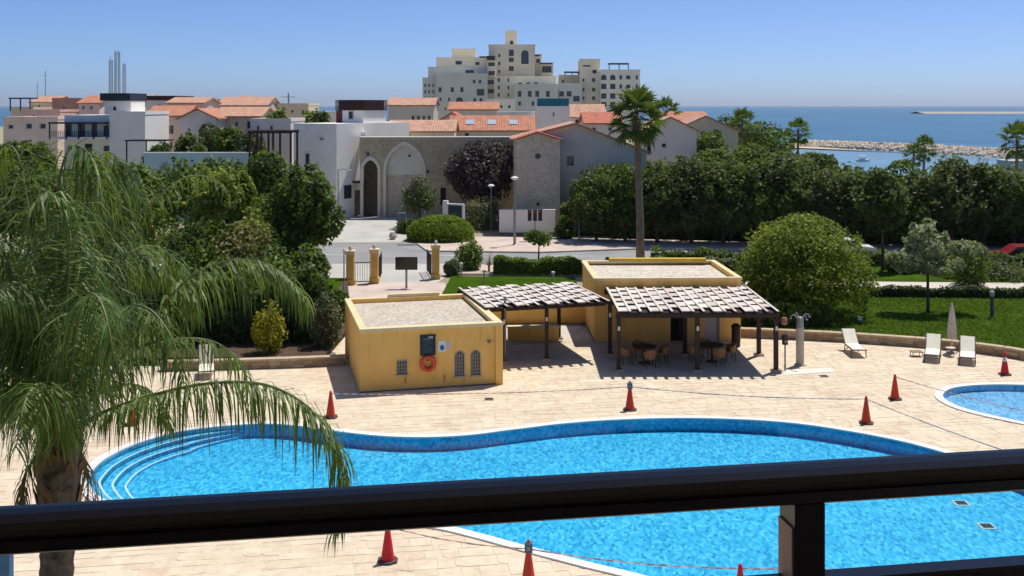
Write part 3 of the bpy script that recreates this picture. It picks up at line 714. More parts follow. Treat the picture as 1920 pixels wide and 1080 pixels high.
lounger('cream sun lounger half hidden behind the palm fronds at left', G(387,702), R(16), 75)
s = thing('parasol', 'closed cream parasol standing between two sun loungers', 'parasol', G(1785,661))
MB().lathe([(.24,0),(.25,.04),(.06,.08),(.03,.3)], 14).build('base', M('parasol_base', (.4,.38,.34), .1, 4), s); MB().tube([(0,0,.2),(0,0,2.2)], .022, 8).build('pole', WHITE, s)
cn = MB(); nk = 16
for r_, z in ((.05,.62),(.16,.62),(.17,.85),(.145,1.3),(.10,1.75),(.04,2.1),(.0,2.16)):
    for k in range(nk): a = 2*math.pi*k/nk; q = r_*(1+.22*(k % 2)); cn.v.append((q*math.cos(a), q*math.sin(a), z))
for i in range(6):
    for k in range(nk): a, b = i*nk+k, i*nk+(k+1) % nk; cn.f.append((a,b,b+nk,a+nk))
cn.build('folded_canopy', M('canvas', (.60,.54,.45), .08, 4, .9), s); MB().lathe([(.155,1.28),(.165,1.3),(.16,1.34)], 12).build('tie_strap', M('strap', (.45,.4,.33), .05, 4), s)
s = thing('side_table', 'small cream side table between the two paired loungers', 'table', G(1782,668)); MB().lathe([(0,.36),(.22,.36),(.22,.39),(0,.395)], 14).build('table_top', M('table_cream', (.6,.53,.42), .05, 4), s)
for k in range(3): a = k*2.094; MB().tube([(.1*math.cos(a),.1*math.sin(a),.36),(.18*math.cos(a),.18*math.sin(a),0)], .015, 6).build('leg', FRAMEM, s)
s = thing('side_table', 'low brown side table left of the paired sun loungers', 'table', G(1718,668)); MB().bbox(-.25,.25,-.2,.2,.2,.23).build('table_top', M('brown_top', (.3,.2,.13), .1, 4), s)
for x in (-.2,.2):
    for y in (-.15,.15): MB().tube([(x,y,.2),(x,y,0)], .015, 6).build('leg', FRAMEM, s)
# ------------------------------------------------------------------ cones and tape
CONE = M('cone_orange', (.62,.055,.022), .1, 6, .5); CONER = M('cone_red', (.62,.018,.03), .1, 6, .5); RUB = M('cone_rubber', (.09,.075,.07), .2, 6, .8)
CS = 0.93
def cone(label, px, mat=CONE, head=False, band=False, rz=0):
    t = thing('traffic_cone', label, 'traffic cone', G(*px)+V(0,0,.012), rz, 'traffic cones round the pools')
    b = [(.25*(1.08 if k % 2 else 1)*math.cos(R(k*45)), .25*(1.08 if k % 2 else 1)*math.sin(R(k*45))) for k in range(8)]
    MB().prism(b, 0, .045).build('base', RUB, t)
    MB().lathe([(.17,.045),(.165,.07),(.05,.84),(.045,.90),(.03,CS),(.0,CS)], 16).build('body', mat, t, True)
    if band: MB().lathe([(.0945,.55),(.0705,.72)], 16).build('band', M('cone_white', (.75,.72,.70), .05, 5), t, True)
    if head:
        hd = MB().bbox(-.09,.09,-.07,.07,.76,.98,.02).build('tape_head', M('tape_head_grey', (.10,.14,.18), .1, 5, .5), t)
        MB().box(-.04,.04,-.076,-.0705,.82,.9).build('latch', M('tape_latch', (.28,.32,.36), .1, 5), hd); MB().lathe([(.04,.98),(.03,1.04),(0,1.05)], 10).build('tip', mat, hd)
    return t
cone('orange traffic cone at the pool edge left of the ochre kiosk', (620,783))
cone('orange traffic cone with grey tape head in front of the pergola', (1181,769), CONE, True)
cone('orange traffic cone nearest the pool rim left of the small pool', (1624,794))
cone('orange traffic cone just behind the one at the rim near small pool', (1678,749))
cone('red and white banded traffic cone at the right edge by the stone wall', (1884,703), CONER, False, True)
cone('bright red traffic cone just below the handrail at left', (727,1053), CONER, False, False, .3)
cone('orange traffic cone with grey tape head at the bottom centre', (991,1098), CONE, True)
cone('red traffic cone tip at the bottom edge left of the railing post', (1388,1138), CONER)
cone('orange traffic cone half hidden behind the palm fronds', (247,797))
def m_tape():
    m, t, b = nodes('barrier_tape'); uv = t.nodes.new('ShaderNodeAttribute'); uv.attribute_name = 'along'
    w_ = t.nodes.new('ShaderNodeMath'); w_.operation = 'FRACT'; L(t, uv.outputs['Fac'], w_.inputs[0])
    g_ = t.nodes.new('ShaderNodeMath'); g_.operation = 'GREATER_THAN'; L(t, w_.outputs[0], g_.inputs[0]); g_.inputs[1].default_value = .5
    L(t, mix(t, g_.outputs[0], (.66,.26,.22), (.80,.74,.70)), b.inputs['Base Color']); return m
TAPE = m_tape()
def tape(label, a, b, sag=.12, w_=.03):
    n = 60; m = MB(); al = []; ln = (b-a).length
    for i in range(n+1):
        f = i/n; p = a.lerp(b, f) - V(0,0,sag*4*f*(1-f)); m.v += [tuple(p), tuple(p-V(0,0.012*math.sin(f*23),w_))]; al += [f*ln/.3]*2
    for i in range(n): m.f.append((2*i,2*i+2,2*i+3,2*i+1))
    me = m.mesh('barrier_tape', TAPE); at_ = me.attributes.new('along', 'FLOAT', 'POINT'); at_.data.foreach_set('value', al)
    return tag(link('barrier_tape', me), label, 'tape', 'red and white barrier tapes')
def top(x, y): return G(x, y)+V(0,0,.86)
tape('red and white tape strung past the kiosk to the cone before the pergola', top(620,783), top(1181,769))
tape('red and white tape from the pergola cone to the pool-rim cone', top(1181,769), top(1624,794))
tape('red and white tape from pool-rim cone to the right edge above the railing', top(1624,794), top(2060,960), .1)
tape('red and white tape from rear right cone past the small pool', top(1678,749), top(2060,850), .1)
tape('red and white tape running from the bright red cone to bottom centre cone', top(727,1053), top(991,1098), .1)
tape('red and white tape over the water between the two bottom cones', top(991,1098), top(1388,1138), .1)
tape('red and white tape over the water right of the railing post', top(1388,1138), top(2100,1105), .15)
for x, y, lb in ((917,749,'small grey drain grate in the paving before the kiosk'), (1545,706,'small grey drain grate in the paving near the shower column')):
    s = thing('drain_grate', lb, 'drain', G(x,y)+V(0,0,.013)); MB().bbox(-.17,.17,-.17,.17,0,.012,.003).build('frame', GREYMETAL, s)
    gm = MB()
    for q in range(5): gm.box(-.13,.13,-.13+q*.056,-.10+q*.056,.0125,.016)
    gm.build('bars', DARKMETAL, s)
s = thing('blue_post', 'slim blue grey post left of the palm trunk at the bottom edge', 'post', G(10,1175)); MB().bbox(-.1,.13,-.1,.1,0,1.62,.02).build('shaft', M('blue_grey_paint', (.055,.14,.25), .1, 3), s)

# ------------------------------------------------------------------ vegetation
def leaf_mesh(name, C, Nn, size, mat, asp=.55, seed=0):
    g = np.random.default_rng(seed); n = len(C)
    t = g.normal(size=(n,3)); nn = Nn + g.normal(size=(n,3))*.75; nn /= np.linalg.norm(nn,axis=1)[:,None]+1e-9
    t -= nn*(t*nn).sum(1)[:,None]; t /= np.linalg.norm(t,axis=1)[:,None]+1e-9; b = np.cross(nn, t)
    s = (size*g.uniform(.6,1.35,n))[:,None]
    droop = np.array([[0,0,-1.0]])*s*.18
    v = np.stack([C-t*s, C+b*s*asp, C+t*s+droop, C-b*s*asp], 1).reshape(-1,3)
    me = bpy.data.meshes.new(name); me.vertices.add(4*n); me.vertices.foreach_set('co', v.astype(np.float32).ravel())
    me.loops.add(4*n); me.loops.foreach_set('vertex_index', np.arange(4*n, dtype=np.int32))
    me.polygons.add(n); me.polygons.foreach_set('loop_start', np.arange(0,4*n,4,dtype=np.int32)); me.polygons.foreach_set('loop_total', np.full(n,4,np.int32))
    me.materials.append(mat); me.update(calc_edges=True); return me
def crown_points(lobes, n, seed, clumps=26, tight=.2, hollow=.62):
    g = np.random.default_rng(seed); C = []; N = []
    vol = np.array([l[3]*l[4]*l[5] for l in lobes])**.75; vol = vol/vol.sum()
    for l, wgt in zip(lobes, vol):
        k = max(60, int(n*wgt)); c = np.array(l[:3]); r = np.array(l[3:6])
        u = g.normal(size=(clumps,3)); u /= np.linalg.norm(u,axis=1)[:,None]; u *= g.uniform(hollow,1.0,(clumps,1))
        pick = g.integers(0, clumps, k); p = u[pick] + g.normal(size=(k,3))*tight*g.uniform(.7,1.25,(clumps,1))[pick]
        ln = np.linalg.norm(p,axis=1); p = p/np.maximum(1, ln/1.08)[:,None]
        C.append(c + p*r); nn = p/r; nn /= np.linalg.norm(nn,axis=1)[:,None]+1e-9; N.append(nn*.8 + np.array([0,0,.45]))
    return np.concatenate(C), np.concatenate(N)
BARK = M('tree_bark', (.11,.080,.055), .25, 5, .9, .8, 12)
def trunk_mesh(h, r, lobes, seed, mat=BARK):
    g = random.Random(seed); m = MB(); bx, by = g.uniform(-.1,.1)*h*.3, g.uniform(-.1,.1)*h*.3
    m.tube([(0,0,-.1),(0,0,h*.1),(bx*.5,by*.5,h*.5),(bx,by,h)], [r*1.35,r*1.05,r*.85,r*.7], 9)
    for l in lobes[:7]: m.tube([(bx*.9,by*.9,h*.88),((bx+l[0])*.5,(by+l[1])*.5,(h+l[2])*.5),(l[0],l[1],l[2]+l[5]*.2)], [r*.55,r*.36,r*.14], 6)
    return m.mesh('trunk', mat, True)
def lobes_round(R0, H, z0, seed, k=7):
    g = random.Random(seed); zc = (z0+H)/2; rz = (H-z0)/2; out = [(0,0,zc,R0*.72,R0*.72,rz*.86)]
    for i in range(k):
        a = 2*math.pi*(i+g.uniform(-.3,.3))/k; q = g.uniform(.42,.58); zz = zc + rz*g.uniform(-.4,.42)
        s_ = g.uniform(.42,.55); out.append((R0*q*math.cos(a), R0*q*math.sin(a), zz, R0*s_, R0*s_, rz*g.uniform(.42,.58)))
    out.append((R0*g.uniform(-.2,.2), R0*g.uniform(-.2,.2), H-rz*.45, R0*.5, R0*.5, rz*.45)); return out
def tree(name, label, loc, R0, H, z0, mat, n=5000, size=.16, seed=1, group=None, tr=.14, k=7, lobes=None, cat='tree', asp=.55, clumps=26, rz=0, tight=.24):
    t = thing(name, label, cat, loc, rz, group); lb = lobes or lobes_round(R0, H, z0, seed, k)
    link('trunk', trunk_mesh(max(.2, z0+.25*(H-z0)), tr, lb, seed), t)
    C, N = crown_points(lb, n, seed, clumps, tight); link('crown', leaf_mesh('crown', C, N, size, mat, asp, seed), t); return t
def hedge(name, label, pts, w_, z0, z1, mat, n, size, seed=1, rnd=.0, cat='hedge', group=None, core=True):
    """clipped hedge along a line: leafy shell over a solid twiggy core"""
    g = np.random.default_rng(seed); a = np.array([p[:2] for p in pts]); seg = np.linalg.norm(np.diff(a,axis=0),axis=1); cum = np.concatenate([[0],np.cumsum(seg)])
    s_ = g.uniform(0, cum[-1], n); i = np.clip(np.searchsorted(cum, s_)-1, 0, len(seg)-1); f = (s_-cum[i])/seg[i]
    p = a[i]+(a[i+1]-a[i])*f[:,None]; d = (a[i+1]-a[i])/seg[i][:,None]; nr = np.stack([-d[:,1], d[:,0]],1)
    hh = z1-z0; per = g.uniform(0, 2*hh+w_, n); off = np.where(per < hh, -w_/2, np.where(per < hh+w_, per-hh-w_/2, w_/2)); z = np.where(per < hh, z0+per, np.where(per < hh+w_, z1, z0+per-hh-w_))
    wob = .10*hh*np.sin(s_*1.7+seed) + .06*hh*np.sin(s_*4.1); z = z + wob*((z-z0)/hh)*(1+rnd) + g.normal(size=n)*size*.5; off = off*g.uniform(.82,1.08,n) + g.normal(size=n)*size*.4
    N = np.where((per < hh)[:,None], np.c_[-nr, np.zeros(n)], np.where((per < hh+w_)[:,None], np.array([[0,0,1.]]), np.c_[nr, np.zeros(n)]))
    C = np.c_[p+nr*off[:,None], z]; o = Vector((*pts[0][:2], 0)); C = C-np.array([o.x,o.y,0])
    t = thing(name, label, cat, o, 0, group); link('foliage', leaf_mesh('foliage', C, N+np.array([0,0,.4]), size, mat, .6, seed), t)
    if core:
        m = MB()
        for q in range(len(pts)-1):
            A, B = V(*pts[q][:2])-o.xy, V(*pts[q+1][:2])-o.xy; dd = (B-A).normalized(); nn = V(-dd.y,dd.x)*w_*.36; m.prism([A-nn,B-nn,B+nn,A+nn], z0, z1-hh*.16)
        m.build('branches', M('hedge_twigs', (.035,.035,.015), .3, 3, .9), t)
    return t
def bush(name, label, loc, R0, H, mat, n=1800, size=.1, seed=3, group=None, cat='shrub', squash=1.0, clumps=22):
    t = thing(name, label, cat, loc, 0, group)
    lb = [(0,0,H*.5,R0*.75,R0*.75*squash,H*.5)] + [(R0*.45*math.cos(a+seed), R0*.45*squash*math.sin(a+seed), H*.42, R0*.5, R0*.5*squash, H*.40) for a in (0,1.26,2.5,3.8,5.0)]
    C, N = crown_points(lb, n, seed, clumps, .22); C[:,2] = np.maximum(C[:,2], .02); link('foliage', leaf_mesh('foliage', C, N, size, mat, .55, seed), t)
    m = MB()
    for k in range(5): a = k*1.26; m.tube([(.04*math.cos(a),.04*math.sin(a),0),(R0*.4*math.cos(a),R0*.4*math.sin(a),H*.55)], [.03,.012], 5)
    m.build('stems', BARK, t); return t
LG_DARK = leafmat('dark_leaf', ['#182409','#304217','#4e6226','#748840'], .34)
LG_DEEP = leafmat('deep_leaf', ['#0f1a06','#22380c','#456616','#8aa63a'], .36)
LG_MID = leafmat('mid_leaf', ['#14220a','#2e4610','#587020','#90a23c'], .36)
LG_LIME = leafmat('lime_leaf', ['#26340a','#536820','#939c3e','#c4c466'], .38)
LG_OLIVE = leafmat('olive_leaf', ['#33391f','#4c5233','#69704c','#878c68'], .25)
LG_TAN = leafmat('tan_flower_leaf', ['#2c300f','#66642e','#a09454','#c8b880'], .3)
LG_GREY = leafmat('grey_leaf', ['#3b3d28','#54563a','#70704e','#85845f'], .25)
LG_PURP = leafmat('purple_leaf', ['#2a2026','#402f36','#584248','#705a5a'], .12)
LG_YEL = leafmat('yellow_leaf', ['#5b6510','#8f8c14','#c4a818','#d8bc2a'], .35)
LG_BOX = leafmat('box_leaf', ['#2c420c','#456012','#5f7c1a','#7c9428'], .32)
LG_ROUND = leafmat('ficus_leaf', ['#303c0c','#566414','#7e8820','#aaae3e'], .38)

# trees left of the drive
tree('round_tree', 'dense round dark green tree beside the entrance drive', V(PX(563,67),67,0), 2.85, 7.5, .25, LG_DEEP, 13000, .17, 21, None, .2, 10, clumps=30, tight=.13)
tree('flowering_tree', 'tall yellow green tree left of the round dark tree', V(PX(425,62),62,0), 2.3, 7.9, 2.2, LG_LIME, 7000, .15, 22, None, .16, 9, clumps=20, tight=.14)
tree('flowering_tree', 'tan blossomed tree in front of the dark round tree', V(PX(452,57.5),57.5,0), 1.55, 4.7, 1.6, LG_TAN, 4200, .12, 23, None, .12, 7)
LEFT = [(250,72,3.0,7.3,'behind the palm crown, left of the yellow green tree'),(330,84,3.4,7.0,'directly below the pink houses'),(170,80,3.2,7.0,'below the white villa terrace'),(90,76,3.2,6.8,'low behind the palm fronds at far left'),
        (20,78,3.2,7.0,'at the far left edge behind the palm'),(495,92,2.6,7.2,'in front of the brown timber frame'),(400,90,2.6,6.7,'below the pale blue wall')]
for k, (x, d, r, h, wh) in enumerate(LEFT): tree('garden_tree', f'dark green bushy tree {wh}', V(PX(x,d),d,0), r, h, .8, LG_DEEP if k % 2 else LG_MID, 5500, .2, 30+k, 'bushy trees behind the palm')
HG = leafmat('hedge_leaf', ['#0f1a06','#22380c','#3e5c14','#6e8c2a'], .34)
hedge('tall_hedge', 'tall dark green hedge behind the brown stone wall left of the kiosk', [(-22,48.4),(-15,48.4),(-10,48.6),(-8.6,49.0)], 1.6, .35, 3.0, HG, 13000, .13, 5, .6)
hedge('tall_hedge', 'dark hedge far left behind the palm trunk', [(-34,50.5),(-27,49.5),(-22.4,48.9)], 1.8, .35, 3.4, HG, 9000, .14, 6, .6)
bush('yellow_shrub', 'bright yellow leaved shrub in front of the tall hedge', V(PX(505,46.0),46.0,.35), .8, 2.2, LG_YEL, 2200, .075, 8)
bush('grey_shrub', 'grey green shrub against the left side of the kiosk', V(PX(612,47.3),47.3,.35), .85, 2.3, LG_GREY, 2400, .075, 9)
BACKL = [(-12.2,53.5,1.9,3.6),(-16.0,57,2.2,4.4),(-20.0,55,2.2,4.2),(-24.5,57,2.6,4.4),(-28.5,55,2.6,4.2),(-11.9,61.5,1.5,2.6),(-15.2,63.5,2.0,3.6),(-19.5,64,2.2,4.0),(-8.9,52.6,.9,1.8)]
for k, (x, y, r, h) in enumerate(BACKL): bush('garden_shrub', f'green shrub behind the tall hedge, {("nearest the kiosk","second from the kiosk","third from the kiosk","fourth from the kiosk","furthest left behind the palm","beside the gate pillars","under the dark round tree","below the yellow green tree","low beside the back corner of the kiosk")[k]}', V(x,y,.35), r, h, LG_MID if k % 2 else LG_DEEP, 3800, .13, 50+k, 'shrubs behind the hedge')
sheet('left_lawn', [(-60,58.0),(-10.2,58.5),(-10.2,65.6),(-60,65.4)], .38, LAWN, False)

# trees right of the drive
ROW = [(x, d, r, PZ(yt, d)) for (x, d, r, yt) in [(1118,86,2.3,322),(1172,85.5,2.4,306),(1232,85,2.7,304),(1296,84.5,2.7,292),(1356,84.2,2.6,300),(1416,84,2.7,300),(1478,83.7,2.7,286),(1540,83.4,2.6,318),(1600,83.2,2.6,318),(1662,83,2.6,326),(1724,82.8,2.6,322),(1786,82.6,2.8,298),(1846,82.4,2.8,300),(1902,82.2,2.6,322),(1962,82,2.8,316)]]
protos = []
for k in range(4): protos.append((lobes_round(2.7, 6.6, .35, 70+k, 9),))
LG_ROW2 = leafmat('row_leaf_green', ['#1a2809','#364e16','#587024','#869a44'], .34); LG_ROW3 = leafmat('row_leaf_olive', ['#272f14','#3c451f','#545c2c','#70763c'], .28)
pm_ = []
for k in range(4):
    C, N = crown_points(protos[k][0], 8500, 70+k, 26, .17); pm_.append((leaf_mesh('crown', C, N, .16, (LG_DARK, LG_ROW2, LG_DARK, LG_ROW3)[k], .55, 70+k), trunk_mesh(2.1, .17, protos[k][0], 70+k)))
ordn = ['first','second','third','fourth','fifth','sixth','seventh','eighth','ninth','tenth','eleventh','twelfth','thirteenth','fourteenth','fifteenth']
for k, (x, d, r, h) in enumerate(ROW):
    t = thing('street_tree', f'{ordn[k]} dark bushy tree from the left in the row across the road', 'tree', V(PX(x,d),d,0), RNG.uniform(0,6.28), 'row of dark trees across the road')
    t.scale = (r/2.7, r/2.7, h/6.6); c_, tk = pm_[k % 4]; link('trunk', tk, t); link('crown', c_, t)
for k in range(9): tree('back_tree', f'{ordn[k]} tree from the left in the shaded second row behind the road trees', V(8.5+k*4.1,92.5-k*.35,0), 3.0, 6.1+(k*37 % 5)*.15, .3, LG_DARK, 4200, .22, 110+k, 'second row of trees behind the road')
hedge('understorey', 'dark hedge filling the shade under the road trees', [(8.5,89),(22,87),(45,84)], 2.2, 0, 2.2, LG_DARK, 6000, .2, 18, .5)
tree('dark_tree', 'slender dark tree on the far lawn left of the blossoming tree', V(PX(1655,69),69,.3), 1.6, 6.6, 2.3, LG_DARK, 5000, .15, 90, None, .11, 6)
tree('ficus_tree', 'clipped dome-shaped olive green tree behind the pergola', V(PX(1507,54.5),54.5,.36), 3.55, 5.35, .9, LG_ROUND, 30000, .09, 91, None, .2, 11, lobes=[(0,0,2.6,2.7,2.7,2.3)]+[(2.5*math.cos(a),2.3*math.sin(a),1.95+.2*math.sin(a*3),1.15,1.15,1.25) for a in [k*.571 for k in range(11)]]+[(1.55*math.cos(a),1.5*math.sin(a),3.3,1.45,1.45,1.25) for a in [k*.9 for k in range(7)]]+[(0,0,4.2,1.5,1.5,1.0)], clumps=60, tight=.15)
LG_PLUM = leafmat('plumeria_leaf', ['#3c4c20','#6e7c4e','#a6ac84','#cccdac'], .34)
tree('blossom_tree', 'pale flowering tree with open crown standing on the lawn', V(PX(1740,54.8),54.8,.36), 2.0, 4.5, 2.0, LG_PLUM, 6500, .13, 92, None, .085, 8, clumps=9, asp=.4, tight=.2, lobes=[(0,0,3.6,1.0,1.0,.9),(1.4,.2,3.0,1.0,.9,.6),(-1.2,0,2.8,.85,.9,.65),(.5,-.8,2.5,1.0,.8,.55),(2.2,.3,3.2,.85,.8,.5),(.1,.6,4.2,.7,.7,.55),(-.6,.3,3.9,.6,.6,.5)])
# lines of low hedge, shrubs
hedge('box_hedge', 'low dark box hedge along the pale footpath', [(13.0,59.7),(22,59.4),(31,58.9)], .55, .36, .86, leafmat('dusk_box', ['#1a260e','#293a15','#3a4d1e','#4d6028'], .25), 9000, .07, 12, .3)
hedge('road_hedge', 'clipped green hedge in front of the road, right of entrance', [(-1.2,69.4),(4.6,69.2)], .9, .1, 1.0, LG_BOX, 4500, .09, 13, .3)
hedge('road_hedge', 'long dark hedge under the trees at right', [(9.5,72.9),(22,72.2),(40,70.6)], 1.3, .02, 1.05, LG_DEEP, 8000, .12, 14, .4)
hedge('road_hedge', 'pale green hedge just beyond the bar roof', [(6,67.8),(16.5,67.8)], 1.0, .1, 1.15, LG_OLIVE, 5000, .1, 15, .3)
hedge('garden_hedge', 'dark shaded hedge under the dome tree behind the stone wall', [(10.9,52.2),(13.2,51.8),(15.4,51.8)], 1.2, .36, 1.35, LG_DEEP, 5000, .1, 16, .3)
for k, (x, d, r, h, mt, lb) in enumerate([(1880,66,2.3,1.55,LG_OLIVE,'grey green shrub below the red car'),(1800,66.5,1.6,1.5,LG_DEEP,'dark low shrub right of the blossom tree'),(1612,66,1.1,1.1,LG_DEEP,'low shrub beside the dome tree'),
        (1820,63.5,1.2,2.9,LG_MID,'tall green shrub behind the blossom tree'),(880,71,1.05,2.1,LG_MID,'round bright green shrub right of the third gate pillar'),(848,69,.6,1.1,LG_OLIVE,'small grey shrub at the foot of the third gate pillar'),
        (1058,87.5,.9,1.9,LG_MID,'green shrub at the right end of the white wall'),(905,95,2.0,2.9,LG_GREY,'clipped grey green shrub left of the white wall'),(1690,68,1.0,1.4,LG_DARK,'dark shrub at the foot of the slender tree'),(1745,68,1.3,1.2,LG_DARK,'dark low shrub behind the blossom tree trunk')]):
    bush('shrub', lb, V(PX(x,d),d,.02), r, h, mt, 2200, .1 if d < 80 else .13, 200+k)
tree('small_tree', 'small round mop-headed tree on the pavement', V(PX(1010,76),76,.1), 1.05, 2.1, .9, LG_MID, 2200, .1, 93, None, .06, 6)
# mounded hedge on the traffic island
s = thing('mound_hedge', 'clipped dome of bright green hedge on the traffic island', 'hedge', V(PX(826,86.5),86.5,.1))
g_ = np.random.default_rng(4); n_ = 11000; th = g_.uniform(0,2*math.pi,n_); u_ = g_.uniform(0,1,n_)**.5; rr_ = u_*2.75; zz_ = 1.95*np.sqrt(np.maximum(0,1-(u_*.94)**2.4)) - .18*((u_ > .66)*(u_ < .72))
zz_ = np.where(g_.uniform(size=n_) < .2, g_.uniform(0,.75,n_), zz_); rr_ = np.where(zz_ < .75, np.maximum(rr_, 2.6+.12*g_.normal(size=n_)*.4), rr_)
C = np.c_[rr_*np.cos(th), rr_*np.sin(th)*.8, zz_+g_.normal(size=n_)*.04]; N = np.c_[np.cos(th)*u_, np.sin(th)*u_, 1.2-u_]
link('foliage', leaf_mesh('foliage', C, N, .1, leafmat('mound_leaf', ['#4a6008','#66820e','#829c18','#a0b02c'], .32), .6, 4), s)
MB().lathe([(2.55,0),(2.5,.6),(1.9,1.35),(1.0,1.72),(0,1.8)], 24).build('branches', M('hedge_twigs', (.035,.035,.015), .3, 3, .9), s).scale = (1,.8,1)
kerbed('traffic_island', [(-9.0,83.8),(-8.6,89.4),(-2.2,89.6),(-2.6,84.2)], M('island_stone', (.30,.28,.24), .15, 2, .9), .09)
tree('olive_tree', 'grey green olive tree in front of the pointed arch', V(PX(787,96),96,0), 1.75, 4.6, 1.0, LG_OLIVE, 4200, .12, 94, None, .12, 7)
tree('purple_tree', 'large dark purple leaved tree before the stone wall', V(PX(902,99.5),99.5,0), 3.4, 7.7, 1.2, LG_PURP, 9000, .19, 95, None, .22, 9)
bush('dark_shrub', 'dark shrub between olive tree and dome hedge', V(PX(765,92),92,0), 1.0, 1.3, LG_DARK, 1500, .13, 96)
hedge('shade_hedge', 'black green hedge in the shade right of the stone gable tower', [(PX(1052,91),91),(PX(1160,91),91)], 1.5, 0, 2.7, LG_DARK, 5000, .15, 17, .3)

# ------------------------------------------------------------------ fan palms
LG_FAN = leafmat('fan_leaf', ['#24360e','#36501a','#4c6526','#6d7f3a'], .3)
def fan_leaf_mesh(seed, Rl=.75, pet=.9):
    g = random.Random(seed); m = MB(); m.tube([(0,0,0),(pet*.6,0,.06),(pet,0,0)], [.022,.016,.012], 4, False)
    k = 15
    for i in range(k):
        a = R(-112+224*i/(k-1)); a2 = a+R(9); a1 = a-R(9); rl = Rl*g.uniform(.85,1.1)*(1-.12*abs(a)); d = V(math.cos(a),math.sin(a),0); o = V(pet,0,0); mid = .58
        p1 = o+V(math.cos(a1),math.sin(a1),0)*rl*mid+V(0,0,.04); p2 = o+V(math.cos(a2),math.sin(a2),0)*rl*mid+V(0,0,.04); c = o+d*rl*mid-V(0,0,.01); tip = o+d*rl+V(0,0,-.25*rl*g.uniform(.4,1.3))
        m.poly([o,p1,c]); m.poly([o,c,p2]); m.poly([c,p1,tip]); m.poly([c,tip,p2])
    return m.mesh('frond', LG_FAN)
FANS = [fan_leaf_mesh(k) for k in range(4)]
def fan_palm(label, base, h, cr, n=44, tr=.24, seed=1, lean=.0, group=None, dead=True):
    t = thing('fan_palm', label, 'palm tree', base, 0, group); g = random.Random(seed)
    pts = [(0,0,-.1),(lean*.1,0,h*.25),(lean*.4,0,h*.55),(lean*.8,0,h*.85),(lean,0,h)]
    m = MB().tube(pts, [tr*1.25,tr,tr*.86,tr*.82,tr*.95], 12); m.build('trunk', M('palm_trunk', (.24,.19,.14), .25, 3, .95, 1.0, 9), t, True)
    if dead:
        sk = MB()
        for k in range(90): a = g.uniform(0,6.28); z = h-g.uniform(.0,1.5); q = tr*1.0; sk.quad((lean+q*math.cos(a-.1),q*math.sin(a-.1),z),(lean+q*math.cos(a+.1),q*math.sin(a+.1),z),(lean+q*1.5*math.cos(a+.06),q*1.5*math.sin(a+.06),z-.45),(lean+q*1.5*math.cos(a-.06),q*1.5*math.sin(a-.06),z-.45))
        sk.build('dead_leaf_skirt', M('dead_palm', (.22,.13,.075), .25, 5, .95), t)
    s_ = cr/1.65
    for k in range(n):
        f = k/n; elv = R(78-f*135+g.uniform(-10,10)); a = k*2.39996+g.uniform(-.2,.2)
        o = link('frond', FANS[k % 4], t, (lean,0,h-.05-.5*f)); o.rotation_euler = (Matrix.Rotation(a,3,'Z') @ Matrix.Rotation(-elv,3,'Y') @ Matrix.Rotation(g.uniform(-.6,.6),3,'X')).to_euler(); o.scale = (s_,)*3
    return t
fan_palm('tall fan palm with slim trunk rising behind the bar building', V(PX(1201,72),72,0), 10.35, 2.3, 38, .26, 3, -.28)
for k, (x, y, d, cr, lb) in enumerate([(1495,245,150,2.2,'fan palm at the shore left of the breakwater'),(1712,288,170,2.2,'fan palm in front of the lagoon, left of a pair'),(1732,276,172,2.4,'taller fan palm of the pair before the lagoon'),(1905,262,110,2.3,'fan palm cut by the right edge of the picture'),
        (1245,212,118,2.2,'fan palm crown behind the tall palm'),(1470,262,155,2.0,'small fan palm nearest the pale shore wall'),(1390,232,140,2.5,'fan palm standing above the tree row right of the tiled roofs')]):
    fan_palm(lb, V(PX(x,d),d,0), PZ(y,d), cr, 24, .2, 20+k, .15, 'fan palms near the shore', False)
for k, (x, d, r, yt, lb, mt) in enumerate([(1330,125,3.2,245,'green tree in front of the right tiled house',LG_DEEP),(1375,150,4.0,216,'tall dark tree right of the tiled house roof',LG_DARK),(1425,145,4.2,225,'leafy tree at the shore behind the row',LG_DEEP),(1410,118,3.6,268,'broad green tree above the middle of the tree row',LG_MID),
        (1470,120,3.6,282,'olive toned tree above the tree row near the lagoon',LG_OLIVE),(1345,110,3.0,280,'leafy green tree just behind the tree row',LG_DEEP),(1530,140,3.0,285,'small tree beside the lagoon edge',LG_DARK),(1830,150,4.0,318,'low tree in front of the lagoon at right',LG_DARK),(1640,140,3.4,325,'low tree in front of the lagoon centre',LG_DARK)]):
    h = PZ(yt,d); tree('shore_tree', lb, V(PX(x,d),d,0), r, h, max(.6,h*.2), mt, 4500, .24, 300+k, 'trees along the shore')
for k, (x, d, yt, r, mt, lb) in enumerate([(405,118,232,2.2,LG_OLIVE,'grey green tree in front of the pink houses'),(432,116,238,1.8,LG_DEEP,'darker tree next to the grey green one by the pink houses'),(522,120,203,1.7,LG_DEEP,'dark tree by the cream house left of the white tower'),(592,135,205,2.2,LG_DEEP,'round tree on the skyline left of the white tower'),(388,122,228,1.2,LG_DARK,'slim cypress-like tree by the pink houses'),(352,112,250,1.9,LG_MID,'round green tree below the pink balcony'),(468,113,246,1.7,LG_OLIVE,'grey tree just left of the timber frame'),(300,106,268,1.8,LG_DEEP,'low dark tree under the navy pergola'),(30,112,262,2.4,LG_DEEP,'dark tree at the far left below the flat house'),(70,110,268,2.0,LG_MID,'light green tree at the far left below the villa balcony')]):
    h = PZ(yt,d); tree('town_tree', lb, V(PX(x,d),d,0), r, h, h*.4, mt, 2600, .24, 330+k, 'trees among the town houses')

